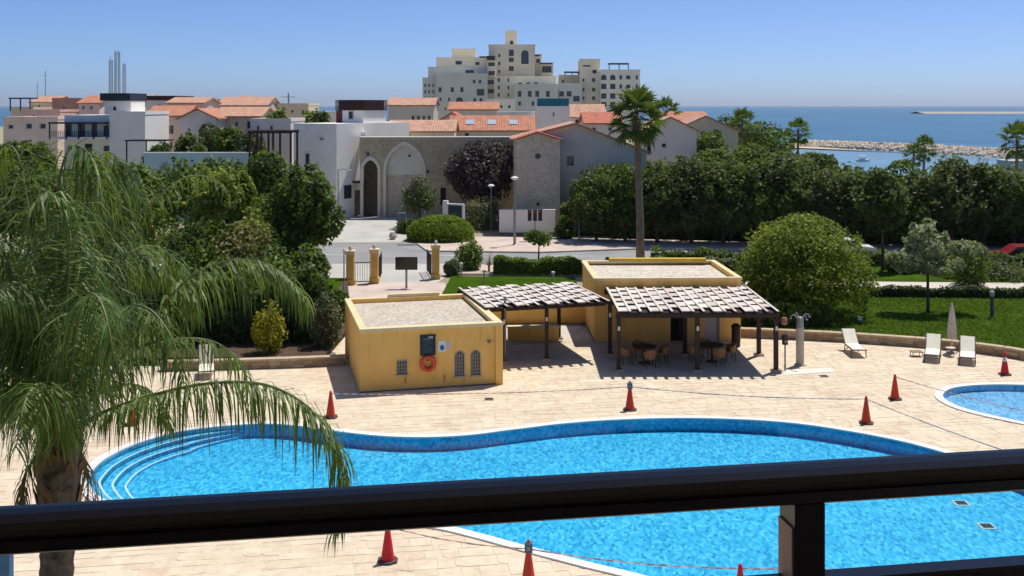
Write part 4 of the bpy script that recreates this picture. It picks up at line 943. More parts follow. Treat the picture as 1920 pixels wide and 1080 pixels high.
# ------------------------------------------------------------------ feather palm in front
LG_FROND = leafmat('feather_leaf', ['#14240a','#33501a','#587230','#94a468'], .36, 1.5, .5)
RACH = M('frond_rachis', (.20,.22,.09), .15, 6, .6)
def frond(parent, pts, leaf_len, n, seed, droop=1.0, thin=1.0):
    g = random.Random(seed); cv = spline(pts, 10, False); m = MB(); cum = [0]
    for i in range(len(cv)-1): cum.append(cum[-1]+(cv[i+1]-cv[i]).length)
    tot = cum[-1]
    def P(f):
        s_ = f*tot; i = max(0, min(len(cv)-2, next((k for k in range(len(cum)) if cum[k] > s_), len(cum)-1)-1)); u = (s_-cum[i])/max(1e-6,cum[i+1]-cum[i]); return cv[i].lerp(cv[i+1],u), (cv[i+1]-cv[i]).normalized()
    n = int(n*1.3)
    for i in range(n):
        f = .16+.84*((i+g.random()*.7)/n); p, t = P(min(f,.999)); side0 = t.cross(V(0,0,1)); 
        if side0.length < .05: side0 = V(1,0,0)
        side0.normalize(); up = side0.cross(t)
        for sg in (-1,1):
            ln = leaf_len*(.45+.85*math.sin(math.pi*min(1,(f-.1)*1.02))**.7)*g.uniform(.8,1.12)*(1-.35*max(0,f-.8)*3)
            d = (side0*sg*g.uniform(.35,.9)+t*g.uniform(.25,.6)+up*g.uniform(-.5,.5)+V(0,0,-.35)).normalized(); q = p.copy(); w0 = .0090*thin*g.uniform(.8,1.25); prev = None; segs = 4
            for k in range(segs+1):
                wv = d.cross(V(0,0,1)); wv = wv.normalized() if wv.length > .08 else side0; wv = (wv+t*.5*g.uniform(-1,1)).normalized()
                ww = w0*(1.0,1.25,1.0,.65,.06)[k]; a, b = q-wv*ww, q+wv*ww
                if prev: m.v += [tuple(a),tuple(b)]; c_ = len(m.v); m.f.append((c_-4,c_-3,c_-1,c_-2))
                else: m.v += [tuple(a),tuple(b)]
                prev = True; q = q+d*(ln/segs); d = (d+V(0,0,-1)*droop*(.75+.45*k)*g.uniform(.35,1.35)).normalized()
    fr = m.build('frond', LG_FROND, parent)
    k = len(cv); MB().tube(cv[::2]+[cv[-1]], [max(.004,.024*(1-.85*i/(len(cv[::2])))) for i in range(len(cv[::2])+1)], 6).build('rachis', RACH, fr); return fr
PD = 12.0; pb = V(PX(95,PD),PD,0)
fp = thing('feather_palm', 'feather palm with drooping fronds and fibrous trunk in the left foreground', 'palm tree', pb)
ch = PZ(815,PD)
def loc_(x, y, d): return at(x, y, d)-pb
tk = MB(); prof = []
for i in range(121):
    z = ch*i/120; r = .17+.006*math.sin(i*2.3)+(0,.008,.022)[i % 3]; 
    if z > ch-1.0: r = .178+.06*math.sin((z-ch+1.0)*2.2)
    tk_x = .11*(z/ch)**2; prof.append(((tk_x,0,z), r))
tk.tube([p for p,_ in prof], [r for _,r in prof], 16); tk.build('trunk', M('queen_palm_trunk', (.19,.14,.10), .45, 7, .95, 1.0, 14), fp)
g = random.Random(9)
for k in range(46):
    a = g.uniform(0,6.28); z = ch-g.uniform(-.1,.95); r = .19; c0 = V(.10,0,z); d = V(math.cos(a),math.sin(a),0); s_ = V(-d.y,d.x,0)*g.uniform(.04,.08); l = g.uniform(.16,.36)
    m = MB().poly([c0+d*r-s_-V(0,0,.12), c0+d*r+s_-V(0,0,.12), c0+d*(r+.05)+s_*.8+V(0,0,l*.6), c0+d*(r+.10)+V(0,0,l), c0+d*(r+.05)-s_*.8+V(0,0,l*.6)])
    m.quad(c0+d*r+s_-V(0,0,.12), c0+d*r-s_-V(0,0,.12), c0+d*(r-.04)-s_*.8+V(0,0,l*.5), c0+d*(r-.04)+s_*.8+V(0,0,l*.5)); m.build('leaf_base', M('leaf_base_fibre', (.20,.115,.065), .3, 6, .95, .6, 20), fp)
CB = V(.11,0,ch+.1)
KEY = [  # fronds the photograph shows singly, as pixel columns and rows with their own distance
 ([(145,800,11.9),(205,768,11.6),(300,737,11.3),(400,718,11.1),(500,722,11.0),(580,765,10.9),(632,835,10.9),(648,900,10.9),(638,960,10.9),(630,990,10.9)], .6, 150, 1.4, .8),
 ([(140,790,12.1),(215,690,12.3),(290,590,12.5),(365,515,12.6),(440,487,12.7),(520,505,12.8),(580,570,12.8)], .62, 100, 1.15, 1.0),
 ([(130,770,12.2),(175,600,12.6),(228,444,13.0),(290,375,13.2),(350,332,13.4),(400,335,13.6),(430,365,13.7)], .34, 46, 1.3, .8),
 ([(125,770,12.0),(150,560,12.3),(165,370,12.6),(190,290,12.8),(225,300,13.0),(250,360,13.1)], .72, 100, 1.0, 1.0),
 ([(118,770,11.8),(105,540,11.6),(110,350,11.5),(135,275,11.4),(175,300,11.3),(200,380,11.2)], .75, 105, 1.0, 1.0),
 ([(110,770,12.0),(80,560,12.2),(50,370,12.4),(30,285,12.5),(0,275,12.6),(-45,320,12.7)], .75, 105, 1.0, 1.0),
 ([(105,780,11.8),(50,640,11.6),(-20,520,11.4),(-80,500,11.3),(-130,560,11.2)], .65, 80, 1.1, 1.0),
 ([(130,790,11.6),(180,650,11.0),(230,580,10.5),(280,580,10.2),(325,640,10.0),(345,720,9.9)], .5, 70, 1.2, .9),
 ([(135,795,12.6),(220,690,13.4),(310,640,14.0),(400,640,14.5),(455,690,14.8),(475,780,14.9)], .5, 60, 1.2, 1.0),
 ([(125,785,11.4),(140,640,10.5),(160,560,9.9),(185,560,9.5),(205,620,9.3),(215,700,9.2)], .5, 90, 1.1, .85),
 ([(120,785,12.6),(160,600,13.5),(215,500,14.2),(280,460,14.7),(340,500,15.0),(370,580,15.1)], .7, 95, 1.1, 1.05),
 ([(105,790,12.5),(40,640,13.2),(-20,560,13.8),(-70,580,14.2)], .65, 75, 1.1, 1.0),
 ([(105,800,11.6),(60,730,11.0),(20,700,10.6),(-20,720,10.4),(-50,790,10.3)], .55, 80, 1.15, .9),
 ([(110,805,11.3),(95,740,10.5),(70,720,9.9),(45,760,9.5),(30,840,9.3)], .5, 80, 1.1, .85),
 ([(115,800,12.4),(60,700,12.9),(30,600,13.2),(10,500,13.5),(-10,450,13.7),(-40,460,13.9)], .75, 95, 1.05, 1.0),
 ([(125,795,12.7),(185,740,13.2),(240,720,13.6),(290,740,14.0),(320,800,14.2)], .5, 70, 1.2, .95),
 ([(112,790,11.7),(120,650,11.2),(128,500,10.8),(120,400,10.6),(90,360,10.4),(50,400,10.2)], .65, 100, 1.05, .95),
 ([(120,790,12.3),(170,690,12.6),(200,560,12.9),(250,470,13.2),(320,520,13.4)], .6, 90, 1.1, 1.0),
]
for k, (p3, ll, n_, dr, th_) in enumerate(KEY): frond(fp, [CB+V(0,0,-.15)]+[loc_(*p) for p in p3], ll, n_, 400+k, dr, th_)
g = random.Random(77)
for k in range(13):                                # the rest of the head, all round
    a = g.uniform(1.3,4.9); e = R(g.uniform(25,75)); pts = [CB]; d = V(math.cos(a)*math.cos(e), math.sin(a)*math.cos(e), math.sin(e)); p = CB.copy()
    for i in range(6): p = p+d*g.uniform(.48,.58); pts.append(p.copy()); d = (d+V(0,0,-.13-.06*i)).normalized()
    frond(fp, pts, .6, 80, 500+k, 1.1, 1.0)

LG_DEAD = leafmat('dry_leaf', ['#4a3a22','#6b5533','#8a7046','#a08a5c'], .2, 1.2, .8)
for k, p3 in enumerate([[(100,830,11.8),(70,850,11.6),(45,900,11.5),(35,980,11.5)], [(135,835,12.2),(160,870,12.3),(165,930,12.4),(158,1010,12.4)]]):
    f_ = frond(fp, [CB+V(0,0,-.25)]+[loc_(*p) for p in p3], .3, 46, 700+k, 1.6, .8); f_.data.materials[0] = LG_DEAD; f_.name = 'dry_frond'
# grass blades over the nearer lawn, too many to count
g_ = np.random.default_rng(8); n_ = 60000; X_ = g_.uniform(11.5,38,n_); Y_ = g_.uniform(47,60,n_); wx = np.array([p.x for p in WALLR]); wy = np.array([p.y for p in WALLR]); ok = Y_ > np.interp(X_, wx, wy)+.4
C = np.c_[X_, Y_, np.full(n_, .385)][ok]; N = np.c_[g_.normal(size=n_), g_.normal(size=n_), np.zeros(n_)][ok]
tag(link('grass', leaf_mesh('grass', C, N, .075, leafmat('grass_blade', ['#2f4a08','#47660a','#618212','#80a01e'], .35, .9), .3, 8)), 'short green grass of the lawn behind the loungers', 'grass', kind='stuff')

# ------------------------------------------------------------------ buildings
def m_rubble(name, c, sc=5.5):
    m, t, b = nodes(name); p = geo_pos(t)
    v = t.nodes.new('ShaderNodeTexVoronoi'); v.inputs['Scale'].default_value = sc; L(t, p, v.inputs['Vector'])
    s = t.nodes.new('ShaderNodeSeparateColor'); L(t, v.outputs['Color'], s.inputs[0])
    r = ramp(t, s.outputs[0], [(0, tuple(x*.8 for x in c)), (.5, c), (1, tuple(min(1,x*1.12) for x in c))])
    n = noise(t, .5, 4, .6, p); r2 = ramp(t, n.outputs[0], [(.3, (.8,.78,.74)), (.7, (1,1,1))])
    L(t, mix(t, 1.0, r.outputs[0], r2.outputs[0], 'MULTIPLY'), b.inputs['Base Color']); b.inputs['Roughness'].default_value = .9
    bump(t, b, v.outputs['Distance'], .5, .05); MATS[name] = m; return m
RUBBLE = m_rubble('rubble_stone', (.55,.45,.30)); RUBBLE_P = m_rubble('pale_rubble_stone', (.66,.57,.44), 6.5)
TRIM = M('pale_arch_trim', (.78,.72,.60), .08, 2)
def m_tiles(name, c):
    m, t, b = nodes(name); p = coords(t); g_ = geo_pos(t)
    w_ = t.nodes.new('ShaderNodeTexWave'); w_.inputs['Scale'].default_value = 1.1; w_.inputs['Distortion'].default_value = .6; L(t, p, w_.inputs['Vector'])
    n = noise(t, 1.4, 5, .7, g_); r = ramp(t, n.outputs[0], [(.28, tuple(x*.6 for x in c)), (.5, c), (.72, tuple(min(1,x*1.3) for x in c))])
    r2 = ramp(t, w_.outputs[0], [(.0, (.72,)*3), (.6, (1,)*3)])
    L(t, mix(t, 1.0, r.outputs[0], r2.outputs[0], 'MULTIPLY'), b.inputs['Base Color']); b.inputs['Roughness'].default_value = .85; bump(t, b, w_.outputs[0], .5, .05)
    MATS[name] = m; return m
TILE = m_tiles('orange_roof_tile', (.52,.215,.12)); TILE_R = m_tiles('red_roof_tile', (.50,.15,.08)); TILE_P = m_tiles('pale_roof_tile', (.56,.31,.205))
RW = M('villa_white', (.90,.87,.81), .04, .6); RG = M('grey_render', (.70,.65,.55), .06, .5); RBEI = M('beige_render', (.72,.62,.46), .07, .5); RPINK = M('pink_render', (.80,.54,.46), .08, .5)
RCREAM = M('cream_render', (.80,.70,.50), .06, .5); RPEACH = M('peach_render', (.84,.67,.57), .07, .5); RLILAC = M('lilac_render', (.84,.74,.68), .06, .5); NAVY = M('navy_slat', (.018,.03,.05), .15, 2, .6); MAROON = M('maroon_slat', (.06,.022,.02), .2, 3, .6)
TEAL = M('teal_screen', (.02,.21,.27), .1, 2); BRICKR = M('brick_red_render', (.58,.32,.24), .1, .6)
def gable(m, x0, x1, y0, y1, ze, rise, axis, ov=.3, th=.16):
    """tiled slopes; returns nothing, adds to m"""
    if axis == 'x':                                # ridge runs along x
        ym = (y0+y1)/2; s_ = rise/(ym-y0)
        for (ya, sg) in ((y0-ov, 1), (y1+ov, -1)):
            za = ze-ov*s_; m.quad((x0-ov,ya,za+th),(x1+ov,ya,za+th),(x1+ov,ym,ze+rise+th),(x0-ov,ym,ze+rise+th)); m.quad((x0-ov,ya,za),(x1+ov,ya,za),(x1+ov,ya,za+th),(x0-ov,ya,za+th)); m.quad((x0-ov,ya,za),(x1+ov,ya,za),(x1+ov,ym,ze+rise),(x0-ov,ym,ze+rise))
        for x in (x0-ov, x1+ov):
            for ya in (y0-ov, y1+ov): m.quad((x,ya,ze-ov*s_),(x,ym,ze+rise),(x,ym,ze+rise+th),(x,ya,ze-ov*s_+th))
    elif axis == 'y':
        xm = (x0+x1)/2; s_ = rise/(xm-x0)
        for xa in (x0-ov, x1+ov):
            za = ze-ov*s_; m.quad((xa,y0-ov,za+th),(xa,y1+ov,za+th),(xm,y1+ov,ze+rise+th),(xm,y0-ov,ze+rise+th)); m.quad((xa,y0-ov,za),(xa,y1+ov,za),(xm,y1+ov,ze+rise),(xm,y0-ov,ze+rise)); m.quad((xa,y0-ov,za),(xa,y1+ov,za),(xa,y1+ov,za+th),(xa,y0-ov,za+th))
            for y in (y0-ov, y1+ov): m.quad((xa,y,za),(xm,y,ze+rise),(xm,y,ze+rise+th),(xa,y,za+th))
    else:
        r_ = min(x1-x0, y1-y0)/2; xa, xb, ya, yb = x0+r_, x1-r_, y0+r_, y1-r_; e = [(x0-ov,y0-ov,ze),(x1+ov,y0-ov,ze),(x1+ov,y1+ov,ze),(x0-ov,y1+ov,ze)]; q = [(xa,ya,ze+rise),(xb,ya,ze+rise),(xb,yb,ze+rise),(xa,yb,ze+rise)]
        for k in range(4): m.quad(e[k], e[(k+1) % 4], q[(k+1) % 4], q[k]); a, b = e[k], e[(k+1) % 4]; m.quad((*a[:2],ze-th),(*b[:2],ze-th),b,a)
        m.quad(*q)
def house(label, x0, x1, yt, D, dep, wm, roof=None, rise=1.2, tm=None, wins=(), rz=0, name='house', cat='house', group=None, grow=None, extra=None, frame='#d8d6d0'):
    """a house whose front stands at distance D between photo columns x0..x1, eaves at row yt; wins are photo rectangles on the front"""
    o = V(PX(x0,D), D, 0); W = (x1-x0)/FOC*D; h = PZ(yt,D); t = thing(name, label, cat, o, rz, group)
    if grow is not None: h = grow
    ops = []
    for q in wins:
        a, b, c, d = q[:4]; ops.append(((a-x0)/FOC*D, (b-x0)/FOC*D, PZ(d,D), PZ(c,D)) + tuple(q[4:5]))
    m = wall(MB(), 0, W, 0, h, ops, 0, .2); m.quad((0,dep,0),(0,0,0),(0,0,h),(0,dep,h)).quad((W,0,0),(W,dep,0),(W,dep,h),(W,0,h)).quad((W,dep,0),(0,dep,0),(0,dep,h),(W,dep,h))
    if roof == 'y': m.poly([(0,0,h),(W,0,h),(W/2,0,h+rise)]); m.poly([(W,dep,h),(0,dep,h),(W/2,dep,h+rise)])
    if roof == 'x': m.poly([(0,dep,h),(0,0,h),(0,dep/2,h+rise)]); m.poly([(W,0,h),(W,dep,h),(W,dep/2,h+rise)])
    if roof in (None, 'flat'): m.quad((0,0,h),(W,0,h),(W,dep,h),(0,dep,h))
    m.build('wall', wm, t)
    if roof in ('x','y','hip'): rm_ = MB(); gable(rm_, 0, W, 0, dep, h+.005, rise, roof); rm_.build('roof', tm or TILE, t)
    if roof == 'flat': p_ = MB().box(-.05,W+.05,-.05,.2,h,h+.35).box(-.05,W+.05,dep-.2,dep+.05,h,h+.351).box(-.05,.2,.2,dep-.2,h,h+.349).box(W-.2,W+.05,.2,dep-.2,h,h+.349); p_.build('parapet', wm, t)
    for q in ops: window(t, *q[:4], 0, .2, frame, 1 if q[1]-q[0] > .9 else 0, fw=.09)
    return t
def box_on(t, D, x0, x1, y0, y1, xo, ya, yb, mat, name):    # extra block on a house, photo columns and rows at the house front
    return MB().box((x0-xo)/FOC*D, (x1-xo)/FOC*D, ya, yb, PZ(y1,D), PZ(y0,D)).build(name, mat, t)

# stone gateway wall with pointed arches
GD = 105.0; gx = PX(675,GD)
gw = thing('stone_gateway', 'long rubble stone wall with pointed arches beside the white tower', 'wall', V(gx,GD,0))
A1 = (PX(681,GD)-gx, PX(708,GD)-gx, 0, PZ(300,GD), 'point'); A2 = (PX(724,GD)-gx, PX(793,GD)-gx, .0, PZ(272,GD), 'point'); GW, GH = PX(966,GD)-gx, PZ(259,GD)
m = wall(MB(), 0, GW, 0, GH, [A1, A2], 0, .45); m.quad((0,1.2,0),(0,0,0),(0,0,GH),(0,1.2,GH)).quad((GW,0,0),(GW,1.2,0),(GW,1.2,GH),(GW,0,GH)).quad((0,0,GH),(GW,0,GH),(GW,1.2,GH),(0,1.2,GH)); m.build('wall', RUBBLE, gw)
MB().bbox(-.1,GW,-.08,1.28,GH,GH+.14).build('coping', TRIM, gw)
MB().quad((A2[0]-.1,.44,0),(A2[1]+.1,.44,0),(A2[1]+.1,.44,4.2),(A2[0]-.1,.44,4.2)).build('lower_infill', RUBBLE_P, gw)
MB().quad((A2[0]-.1,.43,4.2),(A2[1]+.1,.43,4.2),(A2[1]+.1,.43,7.3),(A2[0]-.1,.43,7.3)).build('upper_infill', M('pale_infill', (.84,.77,.64), .1, 1), gw)
MB().quad((A1[0]-.1,.9,0),(A1[1]+.1,.9,0),(A1[1]+.1,.9,5.8),(A1[0]-.1,.9,5.8)).build('passage_back', M('passage_dark', (.10,.08,.06), .2, 2), gw)
for (a, b, c, d, _) in (A1, A2):
    r_ = (b-a)/2; mx = (a+b)/2; e = d-1.414*r_; tm_ = MB(); tw = .28
    def arc(rr): return [(mx-rr*math.cos(math.pi*k/16), e+rr*math.sqrt(max(0,2.25-(abs(math.cos(math.pi*k/16))+.5)**2))) for k in range(17)]
    i_, o_ = [(a,c)]+arc(r_)+[(b,c)], [(a-tw,c)]+arc(r_+tw)+[(b+tw,c)]
    for k in range(len(i_)-1): tm_.quad((i_[k][0],-.07,i_[k][1]),(i_[k+1][0],-.07,i_[k+1][1]),(o_[k+1][0],-.07,o_[k+1][1]),(o_[k][0],-.07,o_[k][1])); tm_.quad((o_[k][0],-.07,o_[k][1]),(o_[k+1][0],-.07,o_[k+1][1]),(o_[k+1][0],0,o_[k+1][1]),(o_[k][0],0,o_[k][1])); tm_.quad((i_[k][0],-.07,i_[k][1]),(i_[k+1][0],-.07,i_[k+1][1]),(i_[k+1][0],.01,i_[k+1][1]),(i_[k][0],.01,i_[k][1]))
    tm_.build('arch_trim', TRIM, gw)
MB().box(PX(826,GD)-gx,PX(836,GD)-gx,-.05,.0,1.2,2.9).build('side_door', M('door_dark', (.03,.02,.02), .1, 2), gw)
for x in (690,768,802): c0 = V(PX(x,GD)-gx,-.12,PZ(289 if x < 700 else (292 if x < 780 else 322),GD)); MB().lathe([(.0,-.14),(.10,-.1),(.13,.05),(.05,.14),(0,.15)], 8, c0).build('wall_lantern', DARKMETAL, gw)
# white tower
WD = 103.0; wc = V(PX(631,WD), WD, 0)
wt = thing('white_tower', 'white cubic gatehouse with maroon slatted roof screen beside the arches', 'building', wc, R(63))
# local: right face runs along +x, left face along +y
hL, hR, hT = PZ(236,WD), PZ(232,WD), PZ(207,WD)
def pane(t, x0, x1, y, z0, z1, mat=None): MB().box(x0,x1,y-.06,y-.001,z0,z1).build('window', mat or glass(), t)
m = MB(); wall(m, 0, 13, 0, hR, [(3.0,4.4,0,2.6)], 0, .3); m.quad((0,5.2,0),(0,0,0),(0,0,hR),(0,5.2,hR)).quad((13,0,0),(13,5.2,0),(13,5.2,hR),(13,0,hR)).quad((13,5.2,0),(0,5.2,0),(0,5.2,hR),(13,5.2,hR)).quad((0,0,hR),(13,0,hR),(13,5.2,hR),(0,5.2,hR)); m.build('wall', RW, wt)
hT = PZ(207,107.5)
MB().box(4.9,9.0,.3,3.6,hR+.003,hT).build('upper_storey', RW, wt)
pr = MB()
for k in range(9): pr.box(4.8,9.1,.2,3.7,hT+.003+k*.12,hT+.003+k*.12+.085)
pr.box(5.05,8.85,.45,3.45,hT+.002,hT+1.06); pr.build('roof_screen', MAROON, wt)
wn = MB().box(-.05,-.002,3.15,3.75,5.2,6.35).build('window', M('frame_white', (.7,.7,.7), .05, 2), wt); MB().box(-.07,-.052,3.25,3.65,5.28,6.27).build('pane', glass(), wn)
wn = MB().box(4.84,4.898,1.5,2.1,hR+.35,hR+1.2).build('window', M('frame_grey', (.45,.44,.43), .05, 2), wt); MB().box(4.82,4.838,1.58,2.02,hR+.42,hR+1.12).build('pane', glass(), wn)
MB().box(4.8,4.899,2.9,3.58,hR+.004,hR+1.25).build('maroon_shutter', M('maroon_shutter', (.16,.03,.03), .1, 3), wt)
MB().box(2.6,5.2,-.9,-.001,3.35,3.55).build('canopy', MAROON, wt); MB().box(3.0,4.4,.24,.29,0,2.6).build('doorway', M('passage_dark', (.10,.08,.06), .2, 2), wt); MB().box(1.2,2.4,-.05,-.002,1.9,3.2).build('window', DARKMETAL, wt)
MB().box(4.2,4.6,-.5,-.001,hR-2.0,hR-.9).build('buttress', RW, wt); MB().box(-.16,-.001,1.6,1.9,hR-1.6,hR-1.4).build('wall_light', GREYMETAL, wt)
# low white annex left
s = thing('timber_frame', 'brown timber frame pergola left of the white tower', 'pergola', V(PX(466,100),100,0))
W_ = PX(546,100)-PX(466,100)
for x in (0, .27*W_, .55*W_, W_-.15): MB().box(x,x+.18,0,.18,0,PZ(250,100)).build('post', MAROON, s); MB().box(x,x+.18,3,3.18,0,PZ(250,100)).build('post', MAROON, s)
MB().box(-.1,W_+.1,-.02,.2,PZ(250,100),PZ(246,100)).build('beam', MAROON, s); MB().box(-.1,W_+.1,2.98,3.2,PZ(250,100),PZ(246,100)).build('beam', MAROON, s)
for k in range(9): x = W_*k/8; MB().box(x-.05,x+.05,-.3,3.5,PZ(246,100)+.002,PZ(244.5,100)).build('rafter', MAROON, s)

# gabled house with stone tower
SD = 92.0; t = thing('stone_gable_tower', 'rubble stone tower with tiled gable and round window', 'building', V(PX(967,SD),SD,0)); W = PX(1050,SD)-PX(967,SD); h = PZ(263,SD)
m = MB(); m.quad((0,0,0),(W,0,0),(W,0,h),(0,0,h)).poly([(0,0,h),(W,0,h),(W*.5,0,h+.62)]).quad((0,4,0),(0,0,0),(0,0,h),(0,4,h)).quad((W,0,0),(W,4,0),(W,4,h),(W,0,h)); m.build('wall', RUBBLE_P, t)
rm_ = MB(); gable(rm_, 0, W, 0, 4, h+.01, .62, 'y', .28, .14); rm_.build('roof', TILE_R, t)
fb = MB().box(-.05,.25,-.1,-.002,h-.05,h+.10).box(W-.25,W+.05,-.1,-.002,h-.05,h+.10); fb.build('cream_eave', RCREAM, t)
wn = MB().prism([(.24*math.cos(k*.3927),.24*math.sin(k*.3927)) for k in range(16)], 0, .05).build('round_window', glass(), t); wn.matrix_local = Matrix.Translation((W*.5,-.001,PZ(293,SD))) @ Matrix.Rotation(R(90),4,'X')
MB().lathe([(.0,-.15),(.1,-.1),(.12,.1),(.0,.16)], 8, (W*.5,-.1,PZ(383,SD))).build('wall_lantern', DARKMETAL, t)
HD = 95.0; t = thing('gable_house', 'grey rendered house with broad tiled gable behind the stone tower', 'house', V(PX(963,HD),HD,0)); W = PX(1212,HD)-PX(963,HD); h = PZ(262,HD)
xr = PX(1079,HD)-PX(963,HD); zr = PZ(233,HD); hr = PZ(285,HD); op = [(PX(1062,HD)-PX(963,HD), PX(1077,HD)-PX(963,HD), PZ(312,HD), PZ(292,HD))]
m = wall(MB(), 0, W, 0, hr, op, 0, .15); m.poly([(0,0,hr),(W,0,hr),(xr,0,zr),(0,0,h)]).quad((W,0,0),(W,9,0),(W,9,hr),(W,0,hr)).quad((0,9,0),(0,0,0),(0,0,h),(0,9,h)); m.build('wall', RG, t); window(t, *op[0], 0, .15, '#cfd3d6', 1, fw=.06)
rm_ = MB(); o = .35; th = .16
for (xa, za, xb, zb) in ((-o, h-o*(zr-h)/xr, xr, zr), (W+o, hr-o*(zr-hr)/(W-xr), xr, zr)):
    rm_.quad((xa,-o,za+th),(xa,9,za+th),(xb,9,zb+th),(xb,-o,zb+th)); rm_.quad((xa,-o,za),(xa,9,za),(xb,9,zb),(xb,-o,zb)); rm_.quad((xa,-o,za),(xb,-o,zb),(xb,-o,zb+th),(xa,-o,za+th)); rm_.quad((xa,-o,za),(xa,9,za),(xa,9,za+th),(xa,-o,za+th))
rm_.build('roof', TILE_P, t)
bg_ = MB(); bg_.quad((xr,-.05,zr-.02),(W,-.05,hr-.02),(W,-.05,hr-.34),(xr,-.05,zr-.34)).quad((0,-.05,h-.02),(xr,-.05,zr-.02),(xr,-.05,zr-.34),(0,-.05,h-.34)); bg_.build('cream_eave', RCREAM, t)
# right-hand tiled houses
house('lilac grey gabled house with dark doorway right of the tall palm', 1208, 1306, 245, 112, 9, RLILAC, 'y', 1.35, TILE_P, [(1212,1222,266,290),(1240,1250,268,277)])
house('cream gabled house at the right end of the tiled roofs', 1262, 1384, 246, 128, 9, RCREAM, 'y', 1.75, TILE_P, [(1300,1310,258,272)])
house('tiled house with long pale roof behind the lilac one', 1250, 1330, 226, 140, 10, RPEACH, 'x', 1.0, TILE, [(1270,1280,232,242)])
house('red tiled house just behind the tall palm crown', 1098, 1165, 232, 128, 9, RLILAC, 'x', 1.2, TILE_R, [(1110,1118,238,246),(1140,1148,238,246)])
house('orange roofed house between the teal screen and the palm', 1070, 1135, 220, 165, 10, RPEACH, 'x', 1.9, TILE_P, [(1078,1086,223,232),(1094,1102,223,232),(1110,1118,223,232)])
# middle roofs
house('grey house with white window band behind the maroon screen', 728, 813, 198, 150, 9, RG, 'x', 1.0, TILE_P, [(771,778,216,230),(781,788,216,230),(791,798,216,230),(801,808,216,230)])
house('grey house with orange hip roof and white window band', 843, 932, 206, 152, 9, RG, 'x', 1.0, TILE, [(897,903,218,228),(906,912,218,228),(915,921,218,228),(924,930,218,228)])
house('low wide tiled roof directly behind the stone gateway wall', 728, 850, 247, 118, 8, RCREAM, 'x', 1.1, TILE_P, [(760,770,250,256)])
t = house('orange tiled roof with skylights behind the purple tree', 845, 1000, 245, 126, 8, RG, 'x', 1.6, TILE, [(870,880,248,256)])
for k in range(3): MB().obox((2.2+k*2.6,1.9,PZ(245,126)+.98), (1.0,1.3,.06), 0, math.atan2(1.6,4)).build('skylight', M('skylight_pane', (.45,.52,.60), .1, 3, .2), t)
house('red tiled gable house left of the skylight roof', 815, 880, 232, 132, 10, RLILAC, 'y', 1.3, TILE_R, [(840,850,240,248)])
t = house('white house with teal roof screen below the tall blocks', 1005, 1068, 199, 150, 7, RW, None, 1, None, [(1036,1040,210,218)]); box_on(t, 150, 1009, 1067, 184.5, 198.8, 1005, .3, 6.5, TEAL, 'teal_screen')
house('pale low house left of the teal screened one', 930, 1004, 214, 158, 8, RW, 'flat', 1, None, [(940,947,218,226),(960,968,218,226),(985,993,218,226)])
# town on the left
t = house('white villa block with balcony and navy roof screen at left', 205, 272, 215, 115, 8, RW, 'flat'); D = 115
b_ = MB(); x_ = lambda x: (x-205)/FOC*D; z_ = lambda y: PZ(y,D)
ops = [(x_(q[0]), x_(q[1]), z_(q[3]), z_(q[2])) for q in ((116,126,233,256),(140,151,232,257),(163,174,232,257),(186,200,236,256),(186,203,274,292),(150,165,270,292))]
wall(b_, x_(112), x_(205)-.01, 0, z_(216), ops, 1.2, .3); b_.quad((x_(112),8,0),(x_(112),1.2,0),(x_(112),1.2,z_(216)),(x_(112),8,z_(216))).quad((x_(112),1.2,z_(216)),(x_(205),1.2,z_(216)),(x_(205),8,z_(216)),(x_(112),8,z_(216))); b_.build('balcony_wing', RW, t)
for q in ops: window(t, *q, 1.2, .3, '#40454c', 0, fw=.08)
MB().box(x_(110),x_(205)-.02,-.35,1.19,z_(261),z_(257)).build('balcony_slab', RW, t); MB().box(x_(94),x_(205)-.02,-.5,1.19,z_(232),z_(229)).build('balcony_canopy', NAVY, t)
for k in range(34): x = x_(96)+(x_(204)-x_(96))*k/33; MB().box(x-.025,x+.025,-.34,-.30,z_(257)+.003,z_(245)).build('baluster', NAVY, t)
for x in (96,127,150,178,203): MB().box(x_(x)-.07,x_(x)+.07,-.42,-.355,z_(261),z_(232)).build('balcony_post', NAVY, t)
box_on(t, D, 186, 236, 189, 215, 205, 1.5, 6, RW, 'upper_storey'); box_on(t, D, 180, 237, 174.5, 188.7, 205, 1.1, 6.4, NAVY, 'roof_screen'); box_on(t, D, 203, 208, 200, 207, 205, 1.46, 1.499, DARKMETAL, 'window')
s = thing('navy_pergola', 'navy steel pergola at the foot of the white villa', 'pergola', V(PX(236,108),108,0)); W_ = PX(309,108)-PX(236,108)
for x in (0, W_*.5, W_-.12): MB().box(x,x+.12,0,.12,0,PZ(265,108)).build('post', NAVY, s)
MB().box(-.1,W_+.1,-.1,2.6,PZ(265,108),PZ(262.5,108)).build('roof', NAVY, s)
s = thing('blue_wall', 'pale blue garden wall below the pink houses', 'wall', V(PX(270,102),102,0)); MB().box(0,PX(470,102)-PX(270,102),0,.25,0,PZ(287,102)).build('panel', M('blue_wall_paint', (.46,.62,.66), .06, .8), s); MB().bbox(-.05,PX(470,102)-PX(270,102)+.05,-.06,.31,PZ(287,102),PZ(285.5,102)).build('coping', RW, s)
house('pinkish flat house with round orange windows at far left', 6, 108, 224, 132, 9, RPEACH, 'flat', 1, None, [(15,25,233,242),(48,60,231,242),(74,86,231,242)])
house('long pink red roof block above the far left house', 40, 112, 210, 146, 8, RPINK, 'flat', 1, None, [(60,66,214,220)])
house('pale house with blue framed roof terrace at far left', 20, 62, 205, 158, 8, RCREAM, 'flat', 1, None, [(40,46,209,215)])
